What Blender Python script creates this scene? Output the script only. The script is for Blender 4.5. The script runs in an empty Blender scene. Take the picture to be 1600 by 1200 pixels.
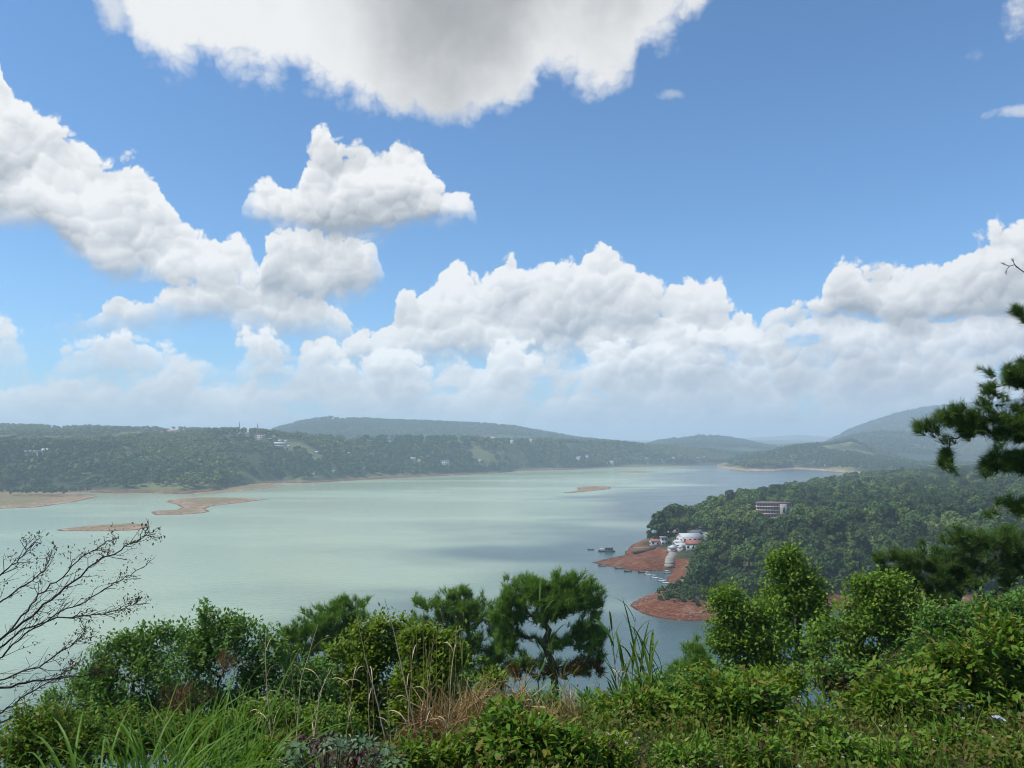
import bpy, bmesh, math, random
import numpy as np
from mathutils import Vector, Matrix, Euler, Quaternion

random.seed(7)
RNG = np.random.default_rng(11)
SC = bpy.context.scene
COL = SC.collection
R = math.radians

# ------------------------------------------------------------------ camera
FPX, HROW, CZ = 1202.0, 693.0, 75.0          # focal in photo pixels, horizon row, eye height over the lake
PITCH = math.atan((HROW - 600.0) / FPX)
cam_d = bpy.data.cameras.new('camera')
cam_d.sensor_width = 36.0
cam_d.lens = 36.0 * FPX / 1600.0
cam_d.clip_start = 0.1
cam_d.clip_end = 120000.0
cam = bpy.data.objects.new('camera', cam_d)
COL.objects.link(cam)
cam.location = (0, 0, CZ)
cam.rotation_euler = (math.pi / 2 + PITCH, 0, 0)
SC.camera = cam

SC.render.engine = 'CYCLES'
cy = SC.cycles
cy.max_bounces = 8
cy.diffuse_bounces = 4
cy.glossy_bounces = 2
cy.transmission_bounces = 4
cy.transparent_max_bounces = 6
cy.volume_bounces = 2
cy.use_denoising = True
cy.filter_width = 1.0
cy.use_adaptive_sampling = True
cy.adaptive_threshold = 0.012
cy.adaptive_min_samples = 12
cy.caustics_reflective = False
cy.caustics_refractive = False
cy.sample_clamp_indirect = 4.0
SC.view_settings.view_transform = 'Standard'
SC.view_settings.look = 'None'
SC.view_settings.exposure = 0.0
SC.view_settings.gamma = 1.0
SC.view_settings.use_curve_mapping = False

SUN_EL, SUN_AZ = R(57), R(-104)              # azimuth measured from +Y (view direction) towards +X
SUN_STRENGTH, SKY_STRENGTH = 5.0, 0.14
HAZE = 1.8e-4

# photo pixel -> world direction / point
def ray(px, py):
    dx, dz = (px - 800.0) / FPX, (600.0 - py) / FPX
    c, s = math.cos(PITCH), math.sin(PITCH)
    return dx, c - dz * s, s + dz * c
def at(px, py, Y):
    x, y, z = ray(px, py)
    k = Y / y
    return (x * k, Y, CZ + z * k)
def wat(px, py, z=0.0):
    x, y, zz = ray(px, py)
    k = (z - CZ) / zz
    return (x * k, y * k)
def uv_sky(px, py):
    x, y, z = ray(px, py)
    n = math.sqrt(x * x + y * y + z * z)
    x, y, z = x / n, y / n, z / n
    return 2 * x / (1 + y), 2 * z / (1 + y)

# ------------------------------------------------------------------ node helpers
class NT:
    def __init__(self, tree):
        self.t = tree
    def n(self, typ, **kw):
        nd = self.t.nodes.new(typ)
        for k, v in kw.items():
            setattr(nd, k, v)
        return nd
    def put(self, sock, v):
        if isinstance(v, bpy.types.NodeSocket):
            self.t.links.new(v, sock)
        elif v is not None:
            sock.default_value = v
    def m(self, op, a, b=None, c=None, clamp=False):
        nd = self.n('ShaderNodeMath', operation=op, use_clamp=clamp)
        self.put(nd.inputs[0], a)
        if b is not None: self.put(nd.inputs[1], b)
        if c is not None: self.put(nd.inputs[2], c)
        return nd.outputs[0]
    def vm(self, op, a, b=None, s=None):
        nd = self.n('ShaderNodeVectorMath', operation=op)
        self.put(nd.inputs[0], a)
        if b is not None: self.put(nd.inputs[1], b)
        if s is not None: self.put(nd.inputs['Scale'], s)
        return nd.outputs[0]
    def smooth(self, x, lo, hi, a=0.0, b=1.0):
        nd = self.n('ShaderNodeMapRange', interpolation_type='SMOOTHSTEP')
        self.put(nd.inputs[0], x)
        for i, v in zip((1, 2, 3, 4), (lo, hi, a, b)): self.put(nd.inputs[i], v)
        return nd.outputs[0]
    def lin(self, x, lo, hi, a=0.0, b=1.0):
        nd = self.n('ShaderNodeMapRange')
        self.put(nd.inputs[0], x)
        for i, v in zip((1, 2, 3, 4), (lo, hi, a, b)): self.put(nd.inputs[i], v)
        return nd.outputs[0]
    def mix(self, f, a, b):
        nd = self.n('ShaderNodeMix', data_type='RGBA')
        self.put(nd.inputs[0], f)
        self.put(nd.inputs[6], a if not isinstance(a, tuple) else (*a[:3], 1))
        self.put(nd.inputs[7], b if not isinstance(b, tuple) else (*b[:3], 1))
        return nd.outputs[2]
    def noise(self, vec, scale, detail=4, rough=0.55, dim='3D', color=False, dist=0.0):
        nd = self.n('ShaderNodeTexNoise', noise_dimensions=dim)
        if vec is not None: self.put(nd.inputs['Vector'], vec)
        nd.inputs['Scale'].default_value = scale
        nd.inputs['Detail'].default_value = detail
        nd.inputs['Roughness'].default_value = rough
        nd.inputs['Distortion'].default_value = dist
        return nd.outputs['Color' if color else 'Fac']
    def ramp(self, x, stops):
        nd = self.n('ShaderNodeValToRGB')
        self.put(nd.inputs[0], x)
        e = nd.color_ramp.elements
        while len(e) < len(stops): e.new(0.5)
        for el, (p, c) in zip(e, stops):
            el.position = p
            el.color = (*c[:3], 1)
        return nd.outputs[0]

# ------------------------------------------------------------------ world: sky with cumulus
world = bpy.data.worlds.new('World')
SC.world = world
world.use_nodes = True
world.node_tree.nodes.clear()
W = NT(world.node_tree)
tc = W.n('ShaderNodeTexCoord')
sep = W.n('ShaderNodeSeparateXYZ')
W.put(sep.inputs[0], tc.outputs['Generated'])
den = W.m('MAXIMUM', W.m('ADD', sep.outputs[1], 1.0), 0.02)
U = W.m('DIVIDE', W.m('MULTIPLY', sep.outputs[0], 2.0), den)
V = W.m('DIVIDE', W.m('MULTIPLY', sep.outputs[2], 2.0), den)
comb = W.n('ShaderNodeCombineXYZ')
W.put(comb.inputs[0], U); W.put(comb.inputs[1], V)
P0 = comb.outputs[0]

sky = W.n('ShaderNodeTexSky', sky_type='NISHITA')
sky.sun_disc = False
sky.sun_elevation = SUN_EL
sky.sun_rotation = SUN_AZ
sky.altitude = 900
sky.air_density = 1.0
sky.dust_density = 1.6
sky.ozone_density = 2.5
skm = W.n('ShaderNodeMix', data_type='RGBA', blend_type='MULTIPLY')
skm.inputs[0].default_value = 1.0
W.put(skm.inputs[6], sky.outputs[0])
skm.inputs[7].default_value = (0.68, 1.01, 1.22, 1)              # deeper, cleaner mountain-air blue
SKYC = skm.outputs[2]

def ball(p, scale):
    """field of round heads: 1 in the middle of a head, falling like a sphere"""
    vo = W.n('ShaderNodeTexVoronoi', voronoi_dimensions='2D', feature='F1')
    W.put(vo.inputs['Vector'], p)
    vo.inputs['Scale'].default_value = scale
    vo.inputs['Randomness'].default_value = 0.9
    d = vo.outputs['Distance']
    return W.m('SUBTRACT', 1.0, W.m('MULTIPLY', d, d))
fbn = W.n('ShaderNodeTexNoise', noise_dimensions='2D')          # one turbulent noise feeds the warps and the wisps
W.put(fbn.inputs['Vector'], P0)
for k_, v_ in (('Scale', 12.0), ('Detail', 6.0), ('Roughness', 0.62)): fbn.inputs[k_].default_value = v_
wvec = W.vm('SUBTRACT', fbn.outputs['Color'], (0.5, 0.5, 0.5))
fb2 = fbn.outputs['Fac']
fb = W.noise(P0, 4.0, 3, 0.5, '2D')
PQ = W.vm('ADD', P0, W.vm('SCALE', wvec, s=0.040))
PW = W.vm('ADD', P0, W.vm('SCALE', wvec, s=0.022))
OCT = ((11.0, 0.46), (25.0, 0.28), (58.0, 0.17), (130.0, 0.09))
bs = [ball(PQ, sc) for sc, _ in OCT]
b0 = bs[0]; b0 = W.m('MULTIPLY', b0, OCT[0][1])
for f_, (sc, w_) in zip(bs[1:], OCT[1:]): b0 = W.m('MULTIPLY_ADD', f_, w_, b0)
emb = None
for f_, (sc, w_) in list(zip(bs, OCT))[:3]:
    g_ = ball(W.vm('ADD', PQ, (-0.10 / sc, 0.30 / sc, 0)), sc)
    e_ = W.m('MULTIPLY', W.m('SUBTRACT', f_, g_), {11.0: 0.45, 25.0: 0.38, 58.0: 0.24}[sc])
    emb = e_ if emb is None else W.m('ADD', emb, e_)
sepw = W.n('ShaderNodeSeparateXYZ')
W.put(sepw.inputs[0], PW)
UW, VW = sepw.outputs[0], sepw.outputs[1]
U0, U1, VS = -0.8, 0.8, 1.0
UN = W.lin(UW, U0, U1, 0.0, 1.0)
bdisp = W.m('SUBTRACT', b0, 0.80)

def curve(pts):
    """pts: photo pixels along a cloud edge -> height over azimuth."""
    nd = W.n('ShaderNodeFloatCurve')
    mp = nd.mapping
    mp.use_clip = False
    c = mp.curves[0]
    uvp = sorted(((u - U0) / (U1 - U0), v / VS) for u, v in (uv_sky(*p) for p in pts))
    out = []
    for x, y in uvp:
        if out and x - out[-1][0] < 0.0015: continue
        out.append((x, y))
    c.points[0].location = out[0]
    c.points[1].location = out[-1]
    for q in out[1:-1]: c.points.new(*q)
    for q in c.points: q.handle_type = 'VECTOR'
    mp.extend = 'HORIZONTAL'
    mp.update()
    W.put(nd.inputs['Value'], UN)
    return W.m('MULTIPLY', nd.outputs[0], VS)

CUR = SKYC
CLOUD_GAIN = 6.8
def layer(top, base, disp=0.12, soft_t=0.009, soft_b=0.035, dispb=0.05, lo=0.40, hi=0.98, h0=-0.1, h1=1.0,
          ke=1.9, amt=1.0, tint_lo=(0.80, 0.88, 1.0), noise_h=0.8, rim=None, left=None, right=None, gap=None):
    global CUR
    T, B = curve(top), curve(base)
    st = W.m('ADD', W.m('SUBTRACT', T, VW), W.m('MULTIPLY', bdisp, disp))
    sb = W.m('ADD', W.m('SUBTRACT', VW, B), W.m('MULTIPLY', bdisp, dispb))
    sb = W.m('ADD', sb, W.m('MULTIPLY', W.m('SUBTRACT', fb2, 0.5), 0.03))
    a = W.m('MULTIPLY', W.smooth(st, 0.0, soft_t), W.smooth(sb, 0.0, soft_b))
    a = W.m('MULTIPLY', a, amt)
    if gap is not None:                                         # broken row: heads with hazy gaps between
        a = W.m('MULTIPLY', a, W.smooth(W.m('ADD', gapn, W.m('MULTIPLY', bdisp, 0.5)), gap - 0.05, gap + 0.07, 0.25, 1.0))
    if left is not None:
        a = W.m('MULTIPLY', a, W.smooth(UW, uv_sky(left, 400)[0] - 0.02, uv_sky(left, 400)[0] + 0.02))
    if right is not None:
        a = W.m('MULTIPLY', a, W.smooth(UW, uv_sky(right, 400)[0] - 0.02, uv_sky(right, 400)[0] + 0.02, 1.0, 0.0))
    tot = W.m('MAXIMUM', W.m('ADD', st, sb), 0.01)
    nh = W.m('MULTIPLY', W.m('SUBTRACT', fb, 0.5), noise_h)
    if rim is None:
        h = W.m('DIVIDE', sb, tot, clamp=True)
        h = W.m('ADD', h, nh)
        h = W.m('ADD', W.m('MULTIPLY', W.smooth(h, h0, h1), 0.74), W.m('MULTIPLY', emb, ke))
        edge = W.smooth(st, 0.0, 0.05, 0.26, 0.0)               # thin sunlit rim
        k = W.m('ADD', h, edge, clamp=True)
    else:
        q = W.m('ADD', W.m('ADD', sb, nh), W.m('MULTIPLY', emb, -ke))
        if len(rim) > 2:                                        # the thin wing of the cloud stays bright
            q = W.m('SUBTRACT', q, W.smooth(W.m('ADD', UW, nh), rim[2], rim[3], 0.16, 0.0))
        mid = W.m('MULTIPLY', W.smooth(UW, -0.34, -0.14), W.smooth(UW, -0.10, 0.10, 1.0, 0.0))
        q = W.m('ADD', q, W.m('MULTIPLY', mid, 0.055))          # the deepest part is grey right down to its edge
        k = W.smooth(q, rim[0], rim[1], 1.0, 0.0)
        k = W.m('ADD', W.m('ADD', k, W.m('MULTIPLY', W.m('SUBTRACT', fb2, 0.5), 0.30)), W.m('MULTIPLY', W.m('SUBTRACT', fb, 0.45), 0.55), clamp=True)
    g = CLOUD_GAIN
    colr = W.mix(k, tuple(lo * g * c for c in tint_lo), (hi * g, hi * g, hi * g))
    CUR = W.mix(a, CUR, colr)

gapn = W.noise(W.vm('MULTIPLY', P0, (1.0, 2.2, 1.0)), 9.0, 3, 0.55, '2D')
def lvl(y, x0=-80, x1=1680): return [(x0, y), (400, y), (800, y), (1200, y), (x1, y)]
# low hazy bank along the horizon
layer([(-80, 575), (0, 585), (60, 550), (100, 548), (140, 575), (200, 548), (240, 570), (300, 552), (360, 575), (440, 548), (520, 560), (700, 545), (900, 540), (1200, 555), (1400, 535), (1680, 530)],
      lvl(720), disp=0.12, soft_t=0.035, soft_b=0.03, lo=0.56, hi=1.02, amt=0.95, h1=1.0, ke=1.3, gap=0.32)
# left small cumulus rows
layer([(60, 545), (70, 505), (110, 488), (150, 495), (165, 470), (190, 452), (215, 458), (230, 432), (300, 422), (380, 418), (420, 420), (500, 435), (540, 480), (570, 548)],
      [(60, 540), (75, 524), (150, 536), (250, 532), (350, 536), (450, 548), (560, 556)], lo=0.50, hi=0.95, left=62, right=562, soft_b=0.05)
layer([(330, 575), (340, 545), (370, 527), (400, 530), (420, 545), (440, 540), (470, 528), (505, 532), (530, 560), (560, 590)],
      [(330, 560), (400, 580), (470, 592), (560, 592)], lo=0.5, hi=0.9, left=330, right=548, soft_b=0.04)
layer([(-80, 480), (0, 500), (30, 530), (60, 540), (90, 524), (130, 540), (170, 530), (210, 522), (250, 538), (290, 530), (340, 538), (420, 524), (470, 535), (560, 560)],
      lvl(640), disp=0.16, lo=0.52, hi=1.08, right=600, soft_b=0.10, soft_t=0.02, amt=0.92, ke=1.6, gap=0.20)
# centre bank, back row
layer([(515, 590), (530, 545), (550, 515), (570, 495), (600, 490), (615, 472), (625, 448), (660, 440), (682, 428), (688, 395), (708, 388), (722, 405), (732, 432), (772, 435), (786, 402), (800, 392), (814, 410), (850, 424), (880, 405), (910, 390), (940, 386), (970, 402), (1000, 424), (1050, 430), (1100, 428), (1128, 455), (1150, 480), (1180, 498), (1200, 520), (1230, 550), (1270, 590)],
      lvl(600), disp=0.11, lo=0.52, hi=1.0, left=525, right=1260, soft_b=0.06, h0=-0.05, h1=0.8)
# centre bank, front row
layer([(520, 570), (560, 560), (600, 540), (640, 545), (680, 552), (740, 545), (790, 528), (850, 540), (920, 535), (980, 520), (1050, 515), (1110, 500), (1180, 515), (1230, 545), (1300, 570)],
      lvl(650), disp=0.14, lo=0.50, hi=1.12, left=520, right=1290, soft_b=0.08, soft_t=0.014, amt=0.92, ke=1.9, gap=0.40)
# right bank: lower row, then the big cloud in front
layer([(1180, 550), (1210, 510), (1250, 482), (1290, 468), (1340, 460), (1400, 468), (1470, 458), (1540, 464), (1680, 450)],
      lvl(660), disp=0.14, lo=0.48, hi=1.08, left=1195, soft_t=0.02, soft_b=0.10, amt=0.94, ke=1.9, gap=0.30)
layer([(1150, 560), (1190, 515), (1200, 488), (1240, 470), (1280, 455), (1298, 438), (1314, 405), (1340, 402), (1360, 412), (1390, 402), (1420, 418), (1460, 425), (1480, 412), (1510, 388), (1525, 372), (1560, 350), (1600, 340), (1680, 320)],
      [(1150, 545), (1195, 530), (1260, 515), (1320, 528), (1400, 536), (1480, 534), (1560, 528), (1680, 515)], disp=0.11, lo=0.42, hi=0.98, left=1185, h0=0.0, h1=0.7)
# cloud below the tall one
layer([(385, 480), (405, 420), (415, 385), (440, 368), (500, 362), (560, 368), (582, 382), (594, 415), (602, 460)],
      [(385, 470), (420, 480), (470, 505), (520, 500), (560, 478), (602, 455)], lo=0.50, hi=0.97, left=392, right=596)
# big left cloud
layer([(-80, 40), (-5, 70), (8, 110), (18, 150), (16, 172), (40, 166), (80, 178), (110, 198), (140, 225), (155, 248), (185, 250), (200, 240), (212, 252), (225, 275), (245, 288), (252, 312), (270, 330), (300, 350), (330, 370), (370, 362), (390, 380), (403, 410), (410, 440), (420, 470)],
      [(-80, 350), (0, 362), (60, 372), (85, 388), (110, 415), (150, 442), (200, 458), (300, 468), (400, 468), (430, 460)], disp=0.10, lo=0.50, hi=1.0, right=408, h0=-0.1, h1=0.5)
# tall cloud in the middle
layer([(370, 400), (380, 320), (388, 300), (402, 288), (430, 284), (446, 300), (470, 284), (473, 250), (482, 222), (505, 204), (530, 215), (570, 214), (585, 232), (600, 212), (625, 202), (650, 214), (668, 245), (671, 265), (700, 275), (720, 294), (735, 304), (746, 340), (760, 380)],
      [(370, 335), (400, 358), (450, 378), (520, 390), (600, 388), (640, 368), (700, 362), (735, 350), (760, 340)], disp=0.09, lo=0.45, hi=1.0, left=380, right=748, h0=0.0, h1=0.55)
# the dark-bellied cloud overhead
layer([(-80, -900), (800, -900), (1680, -900)],
      [(-80, -400), (130, -120), (190, 0), (207, 55), (217, 85), (250, 108), (268, 132), (300, 120), (360, 120), (420, 140), (470, 132), (510, 152), (560, 186), (620, 206), (700, 212), (760, 206), (800, 192), (860, 132), (890, 140), (930, 165), (980, 155), (1000, 112), (1050, 78), (1095, 35), (1112, 0), (1180, -160), (1300, -500), (1680, -900)],
      dispb=0.10, soft_b=0.045, lo=0.42, hi=0.95, rim=(-0.03, 0.22, -0.52, 0.02), noise_h=0.22, ke=0.03, tint_lo=(0.95, 0.97, 1.0))
# torn scraps at the upper right and upper left
def scrap(x0, y0, x1, y1, thr=0.52, amt=0.8):
    global CUR
    (ua, va), (ub, vb) = uv_sky(x0, y1), uv_sky(x1, y0)
    du = W.m('DIVIDE', W.m('SUBTRACT', UW, (ua + ub) / 2), (ub - ua) / 2)
    dv = W.m('DIVIDE', W.m('SUBTRACT', VW, (va + vb) / 2), (vb - va) / 2)
    r = W.m('ADD', W.m('MULTIPLY', du, du), W.m('MULTIPLY', dv, dv))
    d = W.m('ADD', W.m('ADD', W.m('SUBTRACT', 1.0, r), W.m('MULTIPLY', bdisp, 1.2)), W.m('MULTIPLY', W.m('SUBTRACT', fb2, 0.5), 3.4))
    a = W.m('MULTIPLY', W.smooth(d, 0.2, 1.5), amt)
    CUR = W.mix(a, CUR, (CLOUD_GAIN * 0.9,) * 3)
scrap(1525, -60, 1680, 95, amt=0.9)
scrap(1490, 60, 1560, 115, amt=0.5)
scrap(1535, 158, 1650, 192, amt=0.6)
scrap(1020, 135, 1075, 160, amt=0.45)
scrap(140, -50, 205, 45, amt=0.75)
scrap(-30, 480, 24, 545, amt=0.7)
scrap(230, 548, 335, 585, amt=0.6)
bg = W.n('ShaderNodeBackground')
W.put(bg.inputs[0], CUR)
bg.inputs[1].default_value = SKY_STRENGTH
wo = W.n('ShaderNodeOutputWorld')
W.t.links.new(bg.outputs[0], wo.inputs[0])
world.cycles.sampling_method = 'MANUAL'
world.cycles.sample_map_resolution = 512

# ------------------------------------------------------------------ sun
sun_d = bpy.data.lights.new('sun', 'SUN')
sun_d.energy = SUN_STRENGTH
sun_d.angle = R(0.6)
sun_d.color = (1.0, 0.94, 0.84)
sun = bpy.data.objects.new('sun', sun_d)
COL.objects.link(sun)
sd = Vector((math.cos(SUN_EL) * math.sin(SUN_AZ), math.cos(SUN_EL) * math.cos(SUN_AZ), math.sin(SUN_EL)))
sun.rotation_euler = sd.to_track_quat('Z', 'Y').to_euler()
sun.location = (0, 0, 400)

# ------------------------------------------------------------------ object helpers
def link(o, parent=None):
    COL.objects.link(o)
    if parent is not None: o.parent = parent
    return o
def mesh_np(name, V, F, mats=None, smooth=False, midx=None):
    """V: (n,3) array, F: list of int arrays (m,3)/(m,4)"""
    V = np.asarray(V, dtype=np.float32)
    F = [np.asarray(f, dtype=np.int32) for f in F if len(f)]
    me = bpy.data.meshes.new(name)
    me.vertices.add(len(V))
    me.vertices.foreach_set('co', V.ravel())
    loops = np.concatenate([f.ravel() for f in F])
    tot = np.concatenate([np.full(len(f), f.shape[1], dtype=np.int32) for f in F])
    start = np.concatenate([[0], np.cumsum(tot)[:-1]]).astype(np.int32)
    me.loops.add(len(loops))
    me.loops.foreach_set('vertex_index', loops)
    me.polygons.add(len(tot))
    me.polygons.foreach_set('loop_start', start)
    me.polygons.foreach_set('loop_total', tot)
    if smooth: me.polygons.foreach_set('use_smooth', np.ones(len(tot), dtype=bool))
    if midx is not None: me.polygons.foreach_set('material_index', np.asarray(midx, dtype=np.int32))
    for m in (mats or []): me.materials.append(m)
    me.update(calc_edges=True)
    return me
def obj(name, me, parent=None, loc=None, rz=None):
    o = bpy.data.objects.new(name, me)
    if loc is not None: o.location = loc
    if rz is not None: o.rotation_euler = (0, 0, rz)
    return link(o, parent)
def thing(name, label, cat, loc=(0, 0, 0), rz=0.0, group=None):
    o = bpy.data.objects.new(name, None)
    o.empty_display_size = 0.3
    o.location = loc
    o.rotation_euler = (0, 0, rz)
    return tag(link(o), label, cat, group)
def tag(o, label, cat=None, group=None, kind=None):
    if label: o['label'] = label
    if cat: o['category'] = cat
    if group: o['group'] = group
    if kind: o['kind'] = kind
    return o
def copy_tree(o, parent=None):
    c = o.copy()
    COL.objects.link(c)
    if parent is not None: c.parent = parent
    for ch in o.children: copy_tree(ch, c)
    return c

# value noise in numpy
_G = np.random.default_rng(5).random((256, 256))
def vnoise(x, y):
    xi, yi = np.floor(x).astype(int), np.floor(y).astype(int)
    fx, fy = x - xi, y - yi
    fx, fy = fx * fx * (3 - 2 * fx), fy * fy * (3 - 2 * fy)
    g = lambda a, b: _G[a & 255, b & 255]
    return (g(xi, yi) * (1 - fx) + g(xi + 1, yi) * fx) * (1 - fy) + (g(xi, yi + 1) * (1 - fx) + g(xi + 1, yi + 1) * fx) * fy
def fbm(x, y, o=4):
    s, a, t = 0, 1.0, 0
    for i in range(o):
        s = s + a * vnoise(x * 2 ** i + 17 * i, y * 2 ** i + 31 * i); t += a; a *= 0.5
    return s / t - 0.5

# ------------------------------------------------------------------ materials
def new_mat(name):
    m = bpy.data.materials.new(name)
    m.use_nodes = True
    m.node_tree.nodes.clear()
    return m, NT(m.node_tree)
def finish(N, shader):
    out = N.n('ShaderNodeOutputMaterial')
    N.t.links.new(shader, out.inputs[0])
def pbsdf(N, col, rough=0.8, spec=0.3, bump=None, bstr=0.3, bdist=0.1, metal=0.0):
    p = N.n('ShaderNodeBsdfPrincipled')
    N.put(p.inputs['Base Color'], (*col, 1) if isinstance(col, tuple) else col)
    N.put(p.inputs['Roughness'], rough)
    p.inputs['Specular IOR Level'].default_value = spec
    p.inputs['Metallic'].default_value = metal
    if bump is not None:
        b = N.n('ShaderNodeBump')
        b.inputs['Strength'].default_value = bstr
        b.inputs['Distance'].default_value = bdist
        N.put(b.inputs['Height'], bump)
        N.t.links.new(b.outputs[0], p.inputs['Normal'])
    return p.outputs[0]
def simple_mat(name, col, rough=0.8, var=0.15, scale=3.0, spec=0.3, metal=0.0):
    m, N = new_mat(name)
    tcn = N.n('ShaderNodeTexCoord').outputs['Object']
    nz = N.noise(tcn, scale, 5, 0.6)
    f = N.lin(nz, 0.3, 0.7, 1 - var, 1 + var)
    c = N.vm('SCALE', col, s=f)
    finish(N, pbsdf(N, c, rough, spec, nz, 0.2, 0.05, metal))
    return m
def leaf_mat(name, cols, trans=0.3, rough=0.5, spec=0.16, per='island', var=0.35, tcol=None):
    """cols: stops of colour along the random value of each leaf (or each tree)."""
    m, N = new_mat(name)
    if per == 'island':
        rnd = N.n('ShaderNodeNewGeometry').outputs['Random Per Island']
    else:
        rnd = N.n('ShaderNodeObjectInfo').outputs['Random']
    cols = [(k[0] * 1.12, k[1] * 1.06, k[2] * 0.78) for k in cols]
    c = N.ramp(rnd, [(i / max(1, len(cols) - 1), k) for i, k in enumerate(cols)])
    if per != 'island':
        r2 = N.n('ShaderNodeNewGeometry').outputs['Random Per Island']
        c = N.vm('SCALE', c, s=N.lin(r2, 0, 1, 1 - var, 1 + var))
    p = pbsdf(N, c, rough, spec)
    tr = N.n('ShaderNodeBsdfTranslucent')
    N.put(tr.inputs[0], N.vm('MULTIPLY', c, (1.25, 1.3, 0.6)))
    mx = N.n('ShaderNodeMixShader')
    mx.inputs[0].default_value = trans
    N.t.links.new(p, mx.inputs[1]); N.t.links.new(tr.outputs[0], mx.inputs[2])
    finish(N, mx.outputs[0])
    return m

# land: red soil near the water line, then grass / forest floor by noise
def land_mat(name, soil=(0.33, 0.15, 0.085), floor=(0.035, 0.05, 0.022), grass=(0.11, 0.125, 0.045), z0=2.5, z1=4.5, gscale=0.006, gthr=(0.5, 0.62), stones=0.0, nscale=0.08):
    m, N = new_mat(name)
    g = N.n('ShaderNodeNewGeometry')
    pos = g.outputs['Position']
    sp = N.n('ShaderNodeSeparateXYZ'); N.put(sp.inputs[0], pos)
    n1 = N.noise(pos, nscale, 6, 0.62)
    n2 = N.noise(pos, gscale, 4, 0.55)
    n3 = N.noise(N.vm('MULTIPLY', pos, (1, 1, 7)), nscale * 4, 5, 0.65)
    zz = N.m('ADD', sp.outputs[2], N.m('MULTIPLY', N.m('SUBTRACT', n1, 0.5), 3.0))
    dark = tuple(c * 0.42 for c in soil)
    pale = (min(1, soil[0] * 1.35), soil[1] * 1.75, soil[2] * 2.0)
    sc = N.mix(N.smooth(n3, 0.35, 0.68), dark, soil)
    sc = N.mix(N.smooth(n1, 0.5, 0.72, 0.0, 0.75), sc, pale)
    rn = N.n('ShaderNodeTexNoise', noise_dimensions='1D')          # old water lines ring the bank
    N.put(rn.inputs['W'], N.m('ADD', sp.outputs[2], N.m('MULTIPLY', n1, 0.6)))
    rn.inputs['Scale'].default_value = 2.2; rn.inputs['Detail'].default_value = 3
    sc = N.vm('SCALE', sc, s=N.smooth(rn.outputs['Fac'], 0.36, 0.62, 0.80, 1.15))
    sc = N.vm('SCALE', sc, s=N.smooth(sp.outputs[2], 0.05, 0.6, 0.5, 1.0))   # wet margin
    if stones:
        vo = N.n('ShaderNodeTexVoronoi', feature='F1'); N.put(vo.inputs['Vector'], pos); vo.inputs['Scale'].default_value = 0.9
        st = N.m('MULTIPLY', N.smooth(vo.outputs['Distance'], 0.28, 0.42, 1.0, 0.0), N.smooth(n1, 0.45, 0.6, 0.0, stones))
        sc = N.mix(st, sc, (0.22, 0.17, 0.14))
    gr = N.mix(N.smooth(n2, gthr[0], gthr[1]), floor, grass)
    gr = N.vm('SCALE', gr, s=N.lin(n3, 0.2, 0.8, 0.65, 1.35))
    c = N.mix(N.smooth(zz, z0, z1), sc, gr)
    finish(N, pbsdf(N, c, 0.95, 0.1, n3, 0.6, 0.6))
    return m

# ------------------------------------------------------------------ lake
m, N = new_mat('lake_water')
pos = N.n('ShaderNodeNewGeometry').outputs['Position']
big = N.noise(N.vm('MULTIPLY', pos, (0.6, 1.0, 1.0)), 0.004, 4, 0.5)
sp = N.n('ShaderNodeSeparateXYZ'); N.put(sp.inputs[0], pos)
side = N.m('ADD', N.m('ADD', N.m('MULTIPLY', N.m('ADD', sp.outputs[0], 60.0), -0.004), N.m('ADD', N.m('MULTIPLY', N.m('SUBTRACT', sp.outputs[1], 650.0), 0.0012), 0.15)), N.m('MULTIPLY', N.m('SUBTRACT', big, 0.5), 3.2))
turb_shade = N.smooth(side, -0.50, 0.20)
wc = N.mix(turb_shade, (0.05, 0.095, 0.095), (0.30, 0.38, 0.255))  # silty green tint, with tree reflections and shade painted in as dark teal
wv1 = N.noise(N.vm('MULTIPLY', pos, (1.0, 1.6, 1.0)), 0.55, 3, 0.6)
wv2 = N.noise(N.vm('MULTIPLY', pos, (1.0, 1.8, 1.0)), 0.16, 4, 0.65)
hgt = N.m('ADD', wv1, N.m('MULTIPLY', wv2, 1.5))
rough = N.smooth(N.noise(N.vm('MULTIPLY', pos, (0.35, 1.0, 1.0)), 0.006, 5, 0.55), 0.40, 0.62, 0.12, 0.22)
p = N.n('ShaderNodeBsdfPrincipled')
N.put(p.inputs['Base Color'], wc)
N.put(p.inputs['Roughness'], rough)
p.inputs['IOR'].default_value = 1.333
b = N.n('ShaderNodeBump'); b.inputs['Strength'].default_value = 0.5; b.inputs['Distance'].default_value = 0.32
N.put(b.inputs['Height'], hgt)
N.t.links.new(b.outputs[0], p.inputs['Normal'])
finish(N, p.outputs[0])
M_WATER = m
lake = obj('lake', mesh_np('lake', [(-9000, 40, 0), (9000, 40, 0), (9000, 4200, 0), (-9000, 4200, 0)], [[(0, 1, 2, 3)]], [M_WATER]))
tag(lake, 'pale green and grey-blue rippled lake water', None, None, 'structure')
GROUND_M = land_mat('valley_floor', z0=-20, z1=-10)
gv = obj('ground', mesh_np('ground', [(-16000, -6000, -3), (16000, -6000, -3), (16000, 16000, -3), (-16000, 16000, -3)], [[(0, 1, 2, 3)]], [GROUND_M]))
tag(gv, 'low land under and around the lake', None, None, 'structure')

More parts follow.
